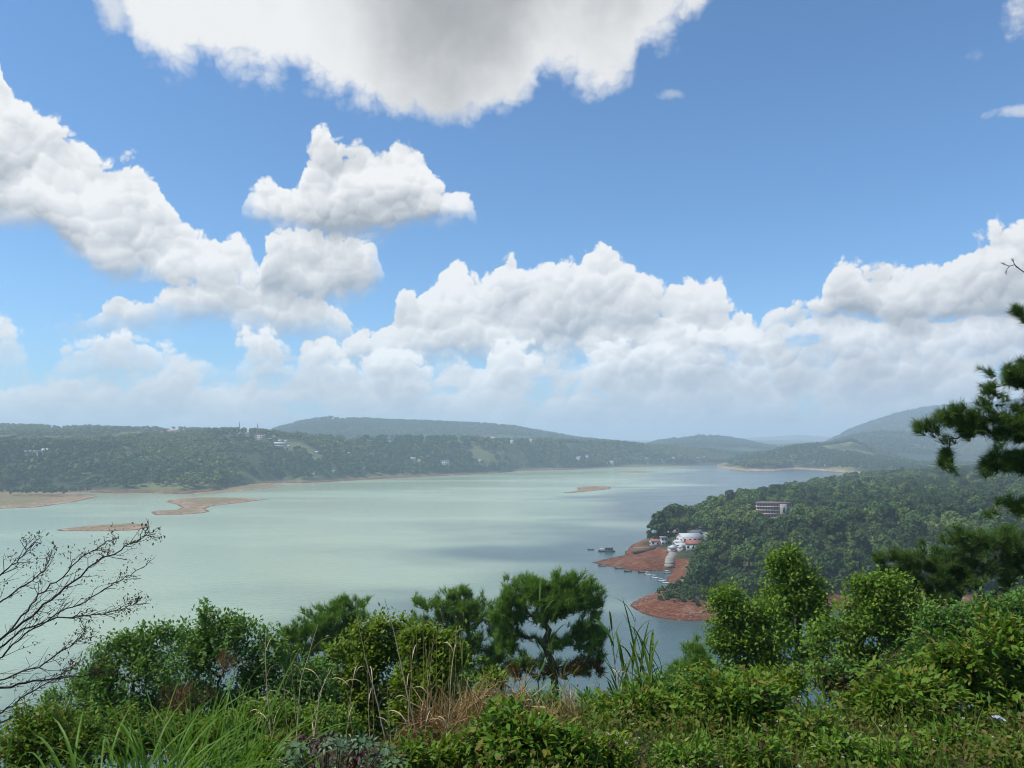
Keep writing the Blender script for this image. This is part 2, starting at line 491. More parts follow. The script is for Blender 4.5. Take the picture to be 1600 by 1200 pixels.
# ------------------------------------------------------------------ lofted far land
def grid_mesh(name, P, mat):
    nr, nc, _ = P.shape
    idx = np.arange(nr * nc).reshape(nr, nc)
    q = np.stack([idx[:-1, :-1], idx[:-1, 1:], idx[1:, 1:], idx[1:, :-1]], -1).reshape(-1, 4)
    return mesh_np(name, P.reshape(-1, 3), [q], [mat], smooth=True)
def loft(name, stages, px0, px1, ncol, sub, mat, label, amp=0.03, nsc=0.004, tree_h=0.0):
    """stages: list of ((px, py, D) control points); rows run from the shore to the back.
    D None = on the water line."""
    pxs = np.linspace(px0, px1, ncol)
    rows = []
    for st in stages:
        a = np.array([(p[0], p[1], (wat(p[0], p[1])[1] if p[2] is None else p[2]), p[3] if len(p) > 3 else 0.0) for p in st], float)
        py, D, dz = np.interp(pxs, a[:, 0], a[:, 1]), np.interp(pxs, a[:, 0], a[:, 2]), np.interp(pxs, a[:, 0], a[:, 3])
        if st[0][2] is None:      # water line: distance must follow the pixel row exactly
            D = np.array([wat(x, y)[1] for x, y in zip(pxs, py)])
        w = np.array([at(x, y, d) for x, y, d in zip(pxs, py, D)])
        w[:, 2] += dz
        rows.append(w)
    rows = np.array(rows)
    t = np.linspace(0, len(stages) - 1, (len(stages) - 1) * sub + 1)
    i = np.minimum(t.astype(int), len(stages) - 2)
    f = (t - i)[:, None, None]
    P = rows[i] * (1 - f) + rows[i + 1] * f
    # soften the kinks along depth
    for _ in range(max(1, sub // 4)):
        P[1:-1] = 0.25 * P[:-2] + 0.5 * P[1:-1] + 0.25 * P[2:]
    n = fbm(P[..., 0] * nsc + 3, P[..., 1] * nsc + 9, 5)
    P[..., 2] += n * amp * np.clip(P[..., 2], 0, 300) * np.clip(t / 1.2, 0, 1)[:, None]
    o = obj(name, grid_mesh(name, P, mat))
    tag(o, label, None, None, 'structure')
    return P
def shift(pts, dpy=0, D=None): return [(p[0], p[1] + dpy, p[2] if D is None else D) for p in pts]

M_LANDA = land_mat('far_shore_soil', soil=(0.21, 0.115, 0.075), grass=(0.125, 0.13, 0.055), z0=2.0, z1=5.0, gthr=(0.46, 0.60), nscale=0.03)
shoreA = [(-160, 776, None), (0, 771, None), (125, 769, None), (187, 771, None), (231, 770, None), (281, 772, None), (328, 770, None), (375, 763, None), (406, 757, None), (440, 754, None), (472, 755, None), (531, 752, None), (619, 747, None), (666, 745, None), (744, 741, None), (781, 739, None), (806, 736, None), (900, 733.5, None), (975, 729.5, None), (1069, 728, None), (1100, 725.5, None), (1135, 724, None), (1190, 722, None)]
def behind(st, dD, z):
    out = []
    for px, py, D in st:
        D0 = wat(px, py)[1] if D is None else D
        Y = D0 + dD
        out.append((px, HROW + (CZ - z) * FPX / Y * 1.0, Y))
    return out
bankA = behind(shoreA, 30, 6)
underA = behind(shoreA, -25, -2.5)
ridge1 = [(-160, 705, 1300), (0, 703, 1350), (100, 703, 1400), (170, 698, 1500), (230, 692, 1600), (290, 686, 1700), (350, 680, 1750), (400, 680, 1750), (450, 684, 1750), (500, 688, 1800), (560, 689, 1900), (620, 687, 2000), (700, 687, 2050), (740, 688, 2100), (790, 692, 2200), (850, 691, 2300), (900, 692, 2400), (960, 693, 2600), (1000, 697, 2800), (1060, 702, 3000), (1100, 705, 3100), (1135, 709, 3200), (1190, 713, 3300)]
ridge2 = [(-160, 668, 2700), (0, 667, 2700), (30, 666, 2700), (80, 670, 2700), (150, 669, 2700), (200, 671, 2700), (260, 672, 2700), (330, 675, 2600), (400, 679, 2500), (450, 688, 2500), (560, 696, 2500), (700, 696, 2600), (850, 698, 2900), (960, 700, 3100), (1060, 706, 3400), (1135, 712, 3500), (1190, 716, 3600)]
backA = [(p[0], p[1] + 12, p[2] + 700) for p in ridge2]
midA = []
for a in np.linspace(-160, 1190, 60):
    pb = np.interp(a, [q[0] for q in bankA], [q[1] for q in bankA]); db = np.interp(a, [q[0] for q in bankA], [q[2] for q in bankA])
    pr = np.interp(a, [q[0] for q in ridge1], [q[1] for q in ridge1]); dr = np.interp(a, [q[0] for q in ridge1], [q[2] for q in ridge1])
    midA.append((a, pb * 0.52 + pr * 0.48, db * 0.6 + dr * 0.4))
PA = loft('far_shore_hills', [underA, shoreA, bankA, midA, ridge1, ridge2, backA], -160, 1190, 420, 14, M_LANDA, 'wooded far shore hills with bare red-brown water line', 0.10, 0.006)

M_LANDB = land_mat('far_headland_soil', soil=(0.42, 0.27, 0.17), grass=(0.17, 0.17, 0.07), z0=2.5, z1=6.0, gthr=(0.45, 0.6), nscale=0.02)
shoreB = [(1120, 728, None), (1130, 731, None), (1162, 735.6, None), (1209, 736, None), (1240, 733, None), (1287, 735.5, None), (1325, 739, None), (1380, 741, None), (1450, 742, None), (1700, 745, None)]
ridgeB = [(1120, 727, 2950), (1134, 722, 2850), (1160, 713, 2700), (1200, 708, 2600), (1240, 699, 2550), (1280, 696, 2600), (1310, 693, 2600), (1330, 689, 2600), (1350, 697, 2600), (1380, 709, 2600), (1410, 720, 2500), (1430, 726, 2500), (1500, 728, 2500), (1700, 728, 2500)]
PB = loft('far_headland', [behind(shoreB, -30, -2.5), shoreB, behind(shoreB, 40, 6), [(p[0], p[1] * 0.5 + 727 * 0.5, p[2] - 180) for p in ridgeB], ridgeB, [(p[0], p[1] + 8, p[2] + 500) for p in ridgeB]], 1120, 1700, 200, 12, M_LANDB, 'low wooded headland with pale sandy water line', 0.05, 0.006)

M_HILL = land_mat('hill_cover', floor=(0.035, 0.055, 0.028), grass=(0.13, 0.14, 0.055), z0=-20, z1=-10, gscale=0.003, gthr=(0.52, 0.66), nscale=0.02)
def hill(name, ridge, D, back, label, foot=720, px0=None, px1=None, amp=0.06, ncol=200):
    st = [(p[0], p[1], D) for p in ridge]
    front = [(p[0], max(foot, p[1] + 4), D * 0.72) for p in ridge]
    mid = [(p[0], p[1] * 0.55 + max(foot, p[1] + 4) * 0.45, D * 0.86) for p in ridge]
    bk = [(p[0], p[1] + 10, D + back) for p in ridge]
    return loft(name, [front, mid, st, bk], ridge[0][0], ridge[-1][0], ncol, 14, M_HILL, label, amp, 0.003)
P_H3 = hill('wooded_ridge', [(340, 700), (400, 684), (430, 672), (470, 660), (510, 654), (540, 654), (600, 659), (660, 660), (740, 664), (800, 667), (850, 677), (900, 686), (960, 693), (1010, 700)], 4000, 900, 'long wooded ridge behind the far shore', 702)
P_H4 = hill('dome_hill', [(1000, 700), (1025, 692), (1060, 684), (1090, 681), (1130, 684), (1165, 691), (1200, 698), (1240, 703)], 4600, 800, 'rounded wooded hill beyond the end of the lake', 708, ncol=100)
P_H5 = hill('grassy_hill', [(1240, 700), (1300, 692), (1340, 681), (1380, 676), (1420, 678), (1460, 686), (1500, 690), (1560, 692), (1700, 690)], 3600, 900, 'grassy hill behind the headland', 728, ncol=140)
P_H6 = hill('blue_mountain', [(1230, 706), (1290, 694), (1330, 673), (1360, 662), (1400, 650), (1440, 640), (1500, 634), (1530, 631), (1600, 626), (1800, 624)], 5200, 1500, 'tall hazy blue wooded mountain', 705, ncol=160)
P_H7 = hill('distant_range', [(600, 694), (760, 692), (850, 690), (950, 686), (1000, 688), (1060, 687), (1100, 685), (1150, 685), (1200, 682), (1250, 679), (1280, 681), (1320, 686), (1500, 688), (1700, 690)], 11500, 2000, 'faint blue mountain range on the horizon', 694, ncol=200)
P_H8 = hill('far_low_range', [(-300, 690), (0, 690), (300, 691), (700, 692), (900, 691), (1100, 690), (1160, 688), (1230, 687), (1300, 690), (1900, 692)], 8000, 2000, 'faint low hills beyond the lake', 694, ncol=200)

# ------------------------------------------------------------------ islets and spits from outlines
def sdf_poly(X, Y, poly):
    poly = np.asarray(poly, float)
    d = np.full(X.shape, 1e9); inside = np.zeros(X.shape, bool)
    n = len(poly)
    for i in range(n):
        (ax, ay), (bx, by) = poly[i], poly[(i + 1) % n]
        ex, ey = bx - ax, by - ay
        t = np.clip(((X - ax) * ex + (Y - ay) * ey) / (ex * ex + ey * ey + 1e-9), 0, 1)
        d = np.minimum(d, np.hypot(X - ax - t * ex, Y - ay - t * ey))
        c = (ay > Y) != (by > Y)
        with np.errstate(divide='ignore', invalid='ignore'):
            c &= X < (bx - ax) * (Y - ay) / (by - ay) + ax
        inside ^= c
    return np.where(inside, d, -d)
def poly_land(name, pix, prof, xs, ys, mat, label, jit=3.0, jsc=0.03, extra=None):
    poly = [wat(*p) for p in pix]
    X, Y = np.meshgrid(xs, ys)
    s = sdf_poly(X, Y, poly) + fbm(X * jsc, Y * jsc, 4) * jit
    Z = np.interp(s, [p[0] for p in prof], [p[1] for p in prof])
    if extra is not None: Z = extra(X, Y, s, Z)
    P = np.stack([X, Y, Z], -1)
    nr, nc = X.shape
    idx = np.arange(nr * nc).reshape(nr, nc)
    q = np.stack([idx[:-1, :-1], idx[:-1, 1:], idx[1:, 1:], idx[1:, :-1]], -1).reshape(-1, 4)
    keep = (s.ravel()[q] > prof[0][0]).any(1)
    q = q[keep]
    used = np.unique(q); remap = np.full(nr * nc, -1); remap[used] = np.arange(len(used))
    o = obj(name, mesh_np(name, P.reshape(-1, 3)[used], [remap[q]], [mat], smooth=True))
    tag(o, label, None, None, 'structure')
    return X, Y, s, Z
M_ISLE = land_mat('islet_soil', soil=(0.37, 0.25, 0.16), grass=(0.15, 0.145, 0.065), floor=(0.20, 0.15, 0.075), z0=0.9, z1=1.6, gscale=0.02, gthr=(0.4, 0.6), nscale=0.05)
iprof = [(-8, -1.2), (0, 0.0), (8, 0.7), (25, 1.3), (60, 1.7)]
def islet(name, pix, label, cell=3.0, prof=iprof):
    pts = np.array([wat(*p) for p in pix])
    return poly_land(name, pix, prof, np.arange(pts[:, 0].min() - 12, pts[:, 0].max() + 12, cell), np.arange(pts[:, 1].min() - 12, pts[:, 1].max() + 12, cell * 1.5), M_ISLE, label)
islet('islet', [(86, 828), (120, 823.5), (160, 820), (205, 817.5), (232, 820), (235, 823), (215, 828.5), (170, 830), (120, 830), (95, 830)], 'narrow pale sandy islet nearest the bare-branched tree')
islet('islet', [(258, 784), (270, 780), (310, 777.5), (360, 777), (419, 780.5), (380, 785), (330, 791), (322, 795), (328, 799), (318, 802), (270, 805), (242, 805), (235, 800), (250, 797.5), (275, 796.5), (284, 793), (275, 788)], 'large hooked red and green islet')
islet('islet', [(878, 770), (895, 768), (905, 765), (900, 762), (915, 760), (954, 760.5), (954, 764), (930, 766.5), (905, 769), (890, 770.5)], 'small red sandbar with a thin tail')
islet('islet', [(960, 737), (990, 735.5), (1030, 737.5), (1000, 738.5), (975, 738.5)], 'dark sliver of sandbar near the far shore', prof=[(-8, -1.0), (0, 0.0), (12, 0.8), (40, 1.2)])
islet('spit', [(-160, 800), (0, 795), (62, 792.5), (119, 784), (156, 775.5), (122, 771), (60, 767), (0, 765), (-160, 762)], 'pale sandy spit on the left shore', 4.0, [(-8, -1.2), (0, 0), (10, 0.6), (30, 1.0), (70, 1.5), (140, 3.0)])
islet('spit', [(300, 773), (335, 771), (375, 767), (447, 760.5), (415, 753), (350, 756), (300, 765)], 'flat red-brown point of the far shore', 4.0, [(-8, -1.2), (0, 0), (10, 1.0), (40, 2.2), (80, 4.0)])

# ------------------------------------------------------------------ wooded promontory on the right
PROM = [(924, 879), (945, 873.5), (979, 866), (976, 862), (984, 853), (1010, 843), (1018, 835), (1030, 826), (1060, 817), (1110, 803), (1180, 788), (1240, 774), (1300, 762), (1380, 752), (1500, 748), (1700, 746), (2100, 746), (2400, 900), (2000, 985), (1700, 965), (1500, 955), (1420, 945), (1380, 940), (1335, 948), (1300, 954), (1260, 964), (1200, 970), (1115, 971.5), (1060, 970), (1030, 966), (1005, 959), (988, 947), (995, 940), (1012, 931), (1030, 922), (1044, 914), (1040, 905), (1046, 897), (1050, 891), (1030, 892), (1000, 893), (960, 886.5), (935, 882.5)]
M_PROM = land_mat('promontory_soil', soil=(0.19, 0.076, 0.041), floor=(0.032, 0.045, 0.022), grass=(0.10, 0.105, 0.045), z0=4.0, z1=6.2, gscale=0.02, gthr=(0.45, 0.6), stones=0.8, nscale=0.12)
def prom_extra(X, Y, s, Z):
    # flat spit in front of the resort stays low
    tipx, tipy = wat(985, 874)
    low = np.clip(1 - np.hypot((X - tipx) / 42, (Y - tipy) / 38), 0, 1)
    Z = np.where(s > 0, Z * (1 - 0.72 * np.clip(low * 2.0, 0, 1)), Z)
    Z = Z + np.clip(s / 30, 0, 1) * fbm(X * 0.008, Y * 0.008, 4) * 10
    Z = Z + np.clip(s / 4, 0, 1) * fbm(X * 0.2, Y * 0.2, 3) * 1.6 * np.clip(1 - s / 25, 0, 1)
    return Z
_xs = np.concatenate([np.arange(30, 260, 1.8), np.arange(260, 620, 5), np.arange(620, 1900, 14)])
_ys = np.concatenate([np.arange(290, 560, 1.8), np.arange(560, 900, 5), np.arange(900, 1800, 14)])
PR_prof = [(-8, -2), (0, 0), (6, 2.6), (14, 5.6), (20, 6.4), (60, 11), (150, 17), (280, 22), (420, 26)]
PRX, PRY, PRS, PRZ = poly_land('promontory', PROM, PR_prof, _xs, _ys, M_PROM, 'forested promontory with bare red eroded banks', 5.0, 0.03, prom_extra)
def prom_at(x, y):
    i = np.clip(np.searchsorted(_xs, x) - 1, 0, len(_xs) - 2); j = np.clip(np.searchsorted(_ys, y) - 1, 0, len(_ys) - 2)
    fx = (x - _xs[i]) / (_xs[i + 1] - _xs[i]); fy = (y - _ys[j]) / (_ys[j + 1] - _ys[j])
    def bl(A): return (A[j, i] * (1 - fx) + A[j, i + 1] * fx) * (1 - fy) + (A[j + 1, i] * (1 - fx) + A[j + 1, i + 1] * fx) * fy
    return bl(PRZ), bl(PRS)

# ------------------------------------------------------------------ haze
def box_mesh(name, x0, x1, y0, y1, z0, z1, mat=None):
    V_ = [(x, y, z) for z in (z0, z1) for y in (y0, y1) for x in (x0, x1)]
    F_ = [(0, 2, 3, 1), (4, 5, 7, 6), (0, 1, 5, 4), (2, 6, 7, 3), (0, 4, 6, 2), (1, 3, 7, 5)]
    return mesh_np(name, V_, [F_], [mat] if mat else None)
m, N = new_mat('haze_air')
pv = N.n('ShaderNodeVolumePrincipled')
pv.inputs['Color'].default_value = (0.70, 0.86, 1.0, 1)
pv.inputs['Density'].default_value = HAZE
pv.inputs['Anisotropy'].default_value = 0.0
out = N.n('ShaderNodeOutputMaterial')
N.t.links.new(pv.outputs[0], out.inputs['Volume'])
hz = obj('haze', box_mesh('haze', -17000, 17000, -7000, 17000, -5.0, 400, m))
tag(hz, 'thin blue haze in the air over the lake', None, None, 'stuff')

# ------------------------------------------------------------------ plant kit
def rot_from(dirs, rng, roll=None):
    """(n,3,3) matrices whose Y column is dirs, with a random roll."""
    d = dirs / (np.linalg.norm(dirs, axis=1, keepdims=True) + 1e-9)
    a = rng.normal(size=d.shape)
    if roll is not None: a = np.tile(np.array(roll, float), (len(d), 1)) + a * 0.35
    x = np.cross(d, a); x /= (np.linalg.norm(x, axis=1, keepdims=True) + 1e-9)
    z = np.cross(x, d)
    return np.stack([x, d, z], -1)
def scatter(template, pos, dirs, scale, rng, roll=None):
    TV, TF = template
    n, k = len(pos), len(TV)
    M = rot_from(dirs, rng, roll)
    Vv = np.einsum('nij,kj->nki', M, TV) * np.asarray(scale).reshape(-1, 1, 1) + pos[:, None, :]
    Ff = [(np.asarray(f)[None] + (np.arange(n) * k)[:, None, None]).reshape(-1, len(f[0])) for f in TF]
    return Vv.reshape(-1, 3), Ff
def join_np(parts):
    Vs, Fs, off = [], [], 0
    for v, f in parts:
        Vs.append(v)
        for q in f: Fs.append(np.asarray(q) + off)
        off += len(v)
    return np.concatenate(Vs), Fs
LEAF = (np.array([(0, 0, 0), (-.24, .40, .05), (.24, .40, .05), (0, .45, -.03), (-.13, .75, .0), (.13, .75, .0), (0, 1, -.10)]),
        [[(0, 2, 3), (0, 3, 1), (1, 3, 4), (3, 2, 5), (3, 5, 6), (3, 6, 4)]])
LEAFS = (np.array([(0, 0, 0), (-.27, .5, .07), (.27, .5, .07), (0, 1, -.05)]), [[(0, 2, 3), (0, 3, 1)]])
CLUMPQ = (np.array([(-.5, -.35, 0), (.5, -.45, .1), (.42, .5, -.05), (-.4, .42, .12)]), [[(0, 1, 2), (0, 2, 3)]])
def tuft(n, spread, rng, w=0.022):
    """pine needles: a brush opening along +Y"""
    Vt, Ft = [], []
    for i in range(n):
        th = rng.uniform(0, 2 * math.pi)
        ph = spread * math.sqrt(rng.uniform(0.02, 1))
        d = np.array([math.sin(ph) * math.cos(th), math.cos(ph), math.sin(ph) * math.sin(th)])
        base = np.array([0, rng.uniform(-.55, .25), 0])
        s = np.cross(d, rng.normal(size=3)); s /= np.linalg.norm(s)
        L = rng.uniform(.7, 1.05)
        k = len(Vt)
        Vt += [base - s * w, base + s * w, base + d * L]
        Ft.append((k, k + 1, k + 2))
    return np.array(Vt), [Ft]
_r = np.random.default_rng(3)
TUFT = tuft(40, 1.15, _r, 0.028)
TUFT_D = tuft(26, 1.1, _r, 0.034)

def tube(path, radii, k=6):
    """one tapered tube along a polyline"""
    path = np.asarray(path, float); n = len(path)
    rr = np.asarray(radii, float)
    t = np.gradient(path, axis=0); t /= (np.linalg.norm(t, axis=1, keepdims=True) + 1e-9)
    ref = np.array([0.31, 0.17, 0.93]) if abs(t[0][2]) < 0.9 else np.array([0.93, 0.31, 0.1])
    x = np.cross(t, ref); x /= (np.linalg.norm(x, axis=1, keepdims=True) + 1e-9)
    y = np.cross(t, x)
    an = np.linspace(0, 2 * math.pi, k, endpoint=False)
    V_ = (path[:, None] + rr[:, None, None] * (np.cos(an)[None, :, None] * x[:, None] + np.sin(an)[None, :, None] * y[:, None])).reshape(-1, 3)
    i = np.arange(n - 1)[:, None] * k; j = np.arange(k)[None]
    q = np.stack([i + j, i + (j + 1) % k, i + k + (j + 1) % k, i + k + j], -1).reshape(-1, 4)
    return V_, [q]
def grow(root, trunk, att, rng, r_tip=0.006, sag=0.05, expo=2.2, rmax=None, up=0.4):
    """root/trunk: polyline of the stem; att: crown points to reach. Returns wood arrays and the twig direction at each point."""
    nodes = [np.array(root, float)] + [np.array(p, float) for p in trunk]
    par = [-1] + list(range(len(trunk)))
    att = np.asarray(att)
    ref = nodes[-1]
    order = np.argsort(np.linalg.norm(att - ref, axis=1))
    leaf_node, dirs = {}, {}
    for ai in order:
        a = att[ai]
        A = np.array(nodes)
        d = np.linalg.norm(A - a, axis=1)
        pen = np.where(A[:, 2] > a[2] + 0.05, (A[:, 2] - a[2]) * up * 2.5, 0)
        j = int(np.argmin(d + pen + np.where(np.arange(len(A)) == 0, 1e3, 0)))
        b = A[j]; L = np.linalg.norm(a - b)
        last = j
        nseg = 3 if L > 0.6 else 2
        for s in range(1, nseg):
            f = s / nseg
            q = b * (1 - f) + a * f + rng.normal(size=3) * L * 0.06
            q[2] -= sag * L * 4 * f * (1 - f)
            nodes.append(q); par.append(last); last = len(nodes) - 1
        nodes.append(a); par.append(last)
        leaf_node[ai] = len(nodes) - 1
        dirs[ai] = a - nodes[last]
    A = np.array(nodes); n = len(A)
    acc = np.zeros(n)
    kids = [0] * n
    for i in range(1, n): kids[par[i]] += 1
    for i in range(n - 1, 0, -1):
        if kids[i] == 0: acc[i] += r_tip ** expo
        acc[par[i]] += acc[i]
    rad = acc ** (1 / expo)
    if rmax: rad = np.minimum(rad * (rmax / max(rad[0], 1e-6)) ** np.clip(rad / max(rad[0], 1e-6), 0.15, 1), rmax)
    rad = np.maximum(rad, r_tip)
    i = np.arange(1, n); p0 = A[np.array(par)[1:]]; p1 = A[i]
    r0, r1 = rad[np.array(par)[1:]], rad[i]
    r0 = np.minimum(r0, r1 * 1.35)
    for tt in range(1, len(trunk) + 1): r0[tt - 1] = rad[par[tt]]
    k = 6
    t = p1 - p0; ln = np.linalg.norm(t, axis=1, keepdims=True) + 1e-9; t = t / ln
    refv = np.where(np.abs(t[:, 2:3]) < 0.9, np.array([[0, 0, 1.0]]), np.array([[1.0, 0, 0]]))
    x = np.cross(t, refv); x /= (np.linalg.norm(x, axis=1, keepdims=True) + 1e-9); y = np.cross(t, x)
    an = np.linspace(0, 2 * math.pi, k, endpoint=False)
    ring = np.cos(an)[None, :, None] * x[:, None] + np.sin(an)[None, :, None] * y[:, None]
    e0 = p0 - t * (r0[:, None] * 0.4); e1 = p1 + t * (r1[:, None] * 0.4)
    V_ = np.concatenate([e0[:, None] + ring * r0[:, None, None], e1[:, None] + ring * r1[:, None, None]], 1).reshape(-1, 3)
    m_ = len(i); o_ = (np.arange(m_) * 2 * k)[:, None]; j = np.arange(k)[None]
    q = np.stack([o_ + j, o_ + (j + 1) % k, o_ + k + (j + 1) % k, o_ + k + j], -1).reshape(-1, 4)
    D_ = np.array([dirs[a] for a in range(len(att))])
    return (V_, [q]), D_
def ell_points(ells, D, n, rng, depth=0.9, shell=0.45, D_jit=0.0, low=1.0):
    """points spread in a union of ellipsoids given as photo pixels (cx, cy, rx, ry) at distance D"""
    w = np.array([e[2] * e[3] for e in ells], float) ** 0.9; w /= w.sum()
    out = []
    subs = []
    for e in ells:                                   # uneven lobes inside each ellipsoid
        sv = rng.normal(size=(7, 3)); sv /= np.linalg.norm(sv, axis=1, keepdims=True)
        subs.append((sv * rng.uniform(.35, .78, (7, 1)), rng.uniform(.30, .52, 7)))
    for e in rng.choice(len(ells), n, p=w):
        cx, cy, rx, ry = ells[e][:4]
        v = rng.normal(size=3); v /= np.linalg.norm(v)
        v *= rng.uniform() ** shell
        if rng.uniform() < 0.8:
            k_ = rng.integers(0, 7)
            v = subs[e][0][k_] + v * subs[e][1][k_]
        elif rng.uniform() < 0.6:
            v = v * rng.uniform(1.0, 1.28)            # stray shoots
        c = np.array(at(cx, cy, D + (ells[e][4] if len(ells[e]) > 4 else 0)))
        s = D / FPX
        out.append(c + v * np.array([rx * s, min(rx, ry * 1.6) * s * depth, ry * s]))
    return np.array(out)

# viewpoint hillside under the camera
def hill_z(x, y):
    x, y = np.asarray(x, float), np.asarray(y, float)
    yc = np.interp(x, [-30, -3, 2, 12, 60], [4.5, 5.5, 9.0, 11.0, 13.0])
    z = CZ - 1.65 - 0.17 * np.maximum(y, -30) - 0.45 * np.maximum(0, y - yc) ** 1.03
    z = z - 0.05 * np.maximum(0, -x - 2) ** 1.1
    z = z + fbm(x * 0.5 + 40, y * 0.5 + 40, 3) * 0.25 * np.clip((y - 1) / 4, 0, 1)
    return z
hx = np.concatenate([np.arange(-220, -20, 8), np.arange(-20, 20, 0.4), np.arange(20, 221, 8)])
hy = np.concatenate([np.arange(-60, -4, 8), np.arange(-4, 24, 0.4), np.arange(24, 190, 5)])
HX, HY = np.meshgrid(hx, hy)
M_NEAR = land_mat('hillside_soil', soil=(0.10, 0.07, 0.04), floor=(0.05, 0.06, 0.022), grass=(0.075, 0.10, 0.03), z0=-9, z1=-8, gscale=0.5, nscale=1.5)
tag(obj('viewpoint_hillside', grid_mesh('viewpoint_hillside', np.stack([HX, HY, hill_z(HX, HY)], -1), M_NEAR)), 'grassy hillside falling from the viewpoint to the lake', None, None, 'structure')

# ------------------------------------------------------------------ wood and leaf materials
M_BARK = simple_mat('bark', (0.085, 0.062, 0.048), 0.95, 0.35, 6.0, 0.1)
M_BARKP = simple_mat('pine_bark', (0.11, 0.07, 0.05), 0.95, 0.4, 7.0, 0.1)
M_TWIG = simple_mat('dark_twig', (0.05, 0.042, 0.04), 0.9, 0.3, 8.0, 0.1)
G = dict(trans=0.35)
M_PINE = leaf_mat('pine_needles', [(0.074, 0.162, 0.038), (0.101, 0.209, 0.046), (0.128, 0.243, 0.054), (0.162, 0.250, 0.057)], trans=0.35)
M_PINEB = leaf_mat('brown_needles', [(0.10, 0.055, 0.02), (0.085, 0.06, 0.02), (0.07, 0.065, 0.02)], trans=0.2)
M_PINED = leaf_mat('dark_pine_needles', [(0.040, 0.095, 0.028), (0.055, 0.12, 0.034), (0.068, 0.135, 0.038), (0.10, 0.13, 0.04)], trans=0.25)
M_LIME = leaf_mat('lime_leaves', [(0.072, 0.150, 0.024), (0.105, 0.205, 0.032), (0.135, 0.24, 0.04), (0.17, 0.245, 0.045)], **G)
M_YGREEN = leaf_mat('yellow_green_leaves', [(0.075, 0.14, 0.014), (0.105, 0.185, 0.02), (0.135, 0.215, 0.026), (0.175, 0.22, 0.032)], **G)
M_MID = leaf_mat('mid_green_leaves', [(0.045, 0.115, 0.016), (0.058, 0.140, 0.020), (0.066, 0.155, 0.022), (0.080, 0.170, 0.024), (0.088, 0.18, 0.025), (0.10, 0.19, 0.026), (0.11, 0.195, 0.028), (0.13, 0.20, 0.03), (0.15, 0.20, 0.034), (0.19, 0.19, 0.04), (0.13, 0.10, 0.04)], **G)
M_DEEP = leaf_mat('deep_green_leaves', [(0.066, 0.156, 0.043), (0.086, 0.198, 0.055), (0.114, 0.222, 0.066), (0.168, 0.228, 0.066)], **G)
M_OLIVE = leaf_mat('olive_brown_leaves', [(0.05, 0.05, 0.02), (0.075, 0.065, 0.025), (0.09, 0.055, 0.022), (0.05, 0.065, 0.022)], **G)
M_GRASS = leaf_mat('grass_blades', [(0.05, 0.125, 0.018), (0.07, 0.16, 0.024), (0.09, 0.185, 0.03), (0.13, 0.19, 0.045)], trans=0.4, rough=0.4)
M_STRAW = leaf_mat('dry_straw', [(0.20, 0.135, 0.08), (0.28, 0.205, 0.13), (0.38, 0.30, 0.21), (0.18, 0.11, 0.065)], trans=0.2, rough=0.7)
M_CANE = leaf_mat('pale_cane', [(0.38, 0.31, 0.24), (0.46, 0.39, 0.31)], trans=0.1, rough=0.6, per='object', var=0.1)
M_RUST = leaf_mat('rust_fern', [(0.13, 0.072, 0.045), (0.17, 0.10, 0.065), (0.10, 0.065, 0.04)], trans=0.2, rough=0.7)

M_STONE = simple_mat('bank_stone', (0.20, 0.155, 0.125), 0.95, 0.4, 2.0, 0.1)
# ------------------------------------------------------------------ forest trees (shared prototypes)
def forest_crown(seed, nq, size, h=11.0, w=4.4, kind='round'):
    rng = np.random.default_rng(seed)
    lob = []
    nl = rng.integers(5, 8)
    for i in range(nl):
        a = i / nl * 2 * math.pi + rng.uniform(-.4, .4)
        if kind == 'round':
            lob.append((math.cos(a) * w * .45, math.sin(a) * w * .45, h * rng.uniform(.50, .78), w * rng.uniform(.42, .62), h * rng.uniform(.14, .22)))
        elif kind == 'pine':
            zz = h * (0.38 + 0.5 * i / nl)
            rr = w * (0.75 - 0.5 * i / nl)
            lob.append((math.cos(a * 2.4) * rr * .6, math.sin(a * 2.4) * rr * .6, zz, rr * .7, h * .09))
        else:
            lob.append((math.cos(a) * w * .3, math.sin(a) * w * .3, h * rng.uniform(.4, .85), w * rng.uniform(.35, .5), h * rng.uniform(.16, .25)))
    lob.append((0, 0, h * (.84 if kind != 'round' else .78), w * .42, h * .17))
    lob = np.array(lob)
    pr = lob[:, 3] ** 2; pr /= pr.sum()
    e = rng.choice(len(lob), nq, p=pr)
    v = rng.normal(size=(nq, 3)); v /= np.linalg.norm(v, axis=1, keepdims=True)
    v[:, 2] = np.where(v[:, 2] < -0.35, -v[:, 2], v[:, 2])
    rr = rng.uniform(0.72, 1.08, (nq, 1))
    pos = lob[e, :3] + v * rr * np.stack([lob[e, 3], lob[e, 3], lob[e, 4]], -1)
    nrm = v + rng.normal(size=v.shape) * 0.45
    # the quad's Z should follow nrm: build a tangent as Y
    tan = np.cross(nrm, rng.normal(size=v.shape))
    d = tan / (np.linalg.norm(tan, axis=1, keepdims=True) + 1e-9)
    zz = nrm / np.linalg.norm(nrm, axis=1, keepdims=True)
    x = np.cross(d, zz)
    M = np.stack([x, d, zz], -1)
    s = size * rng.uniform(.6, 1.25, nq)
    TV, TF = CLUMPQ
    Vv = np.einsum('nij,kj->nki', M, TV) * s[:, None, None] + pos[:, None]
    Ff = [(np.asarray(TF[0])[None] + (np.arange(nq) * 4)[:, None, None]).reshape(-1, 3)]
    return Vv.reshape(-1, 3), Ff
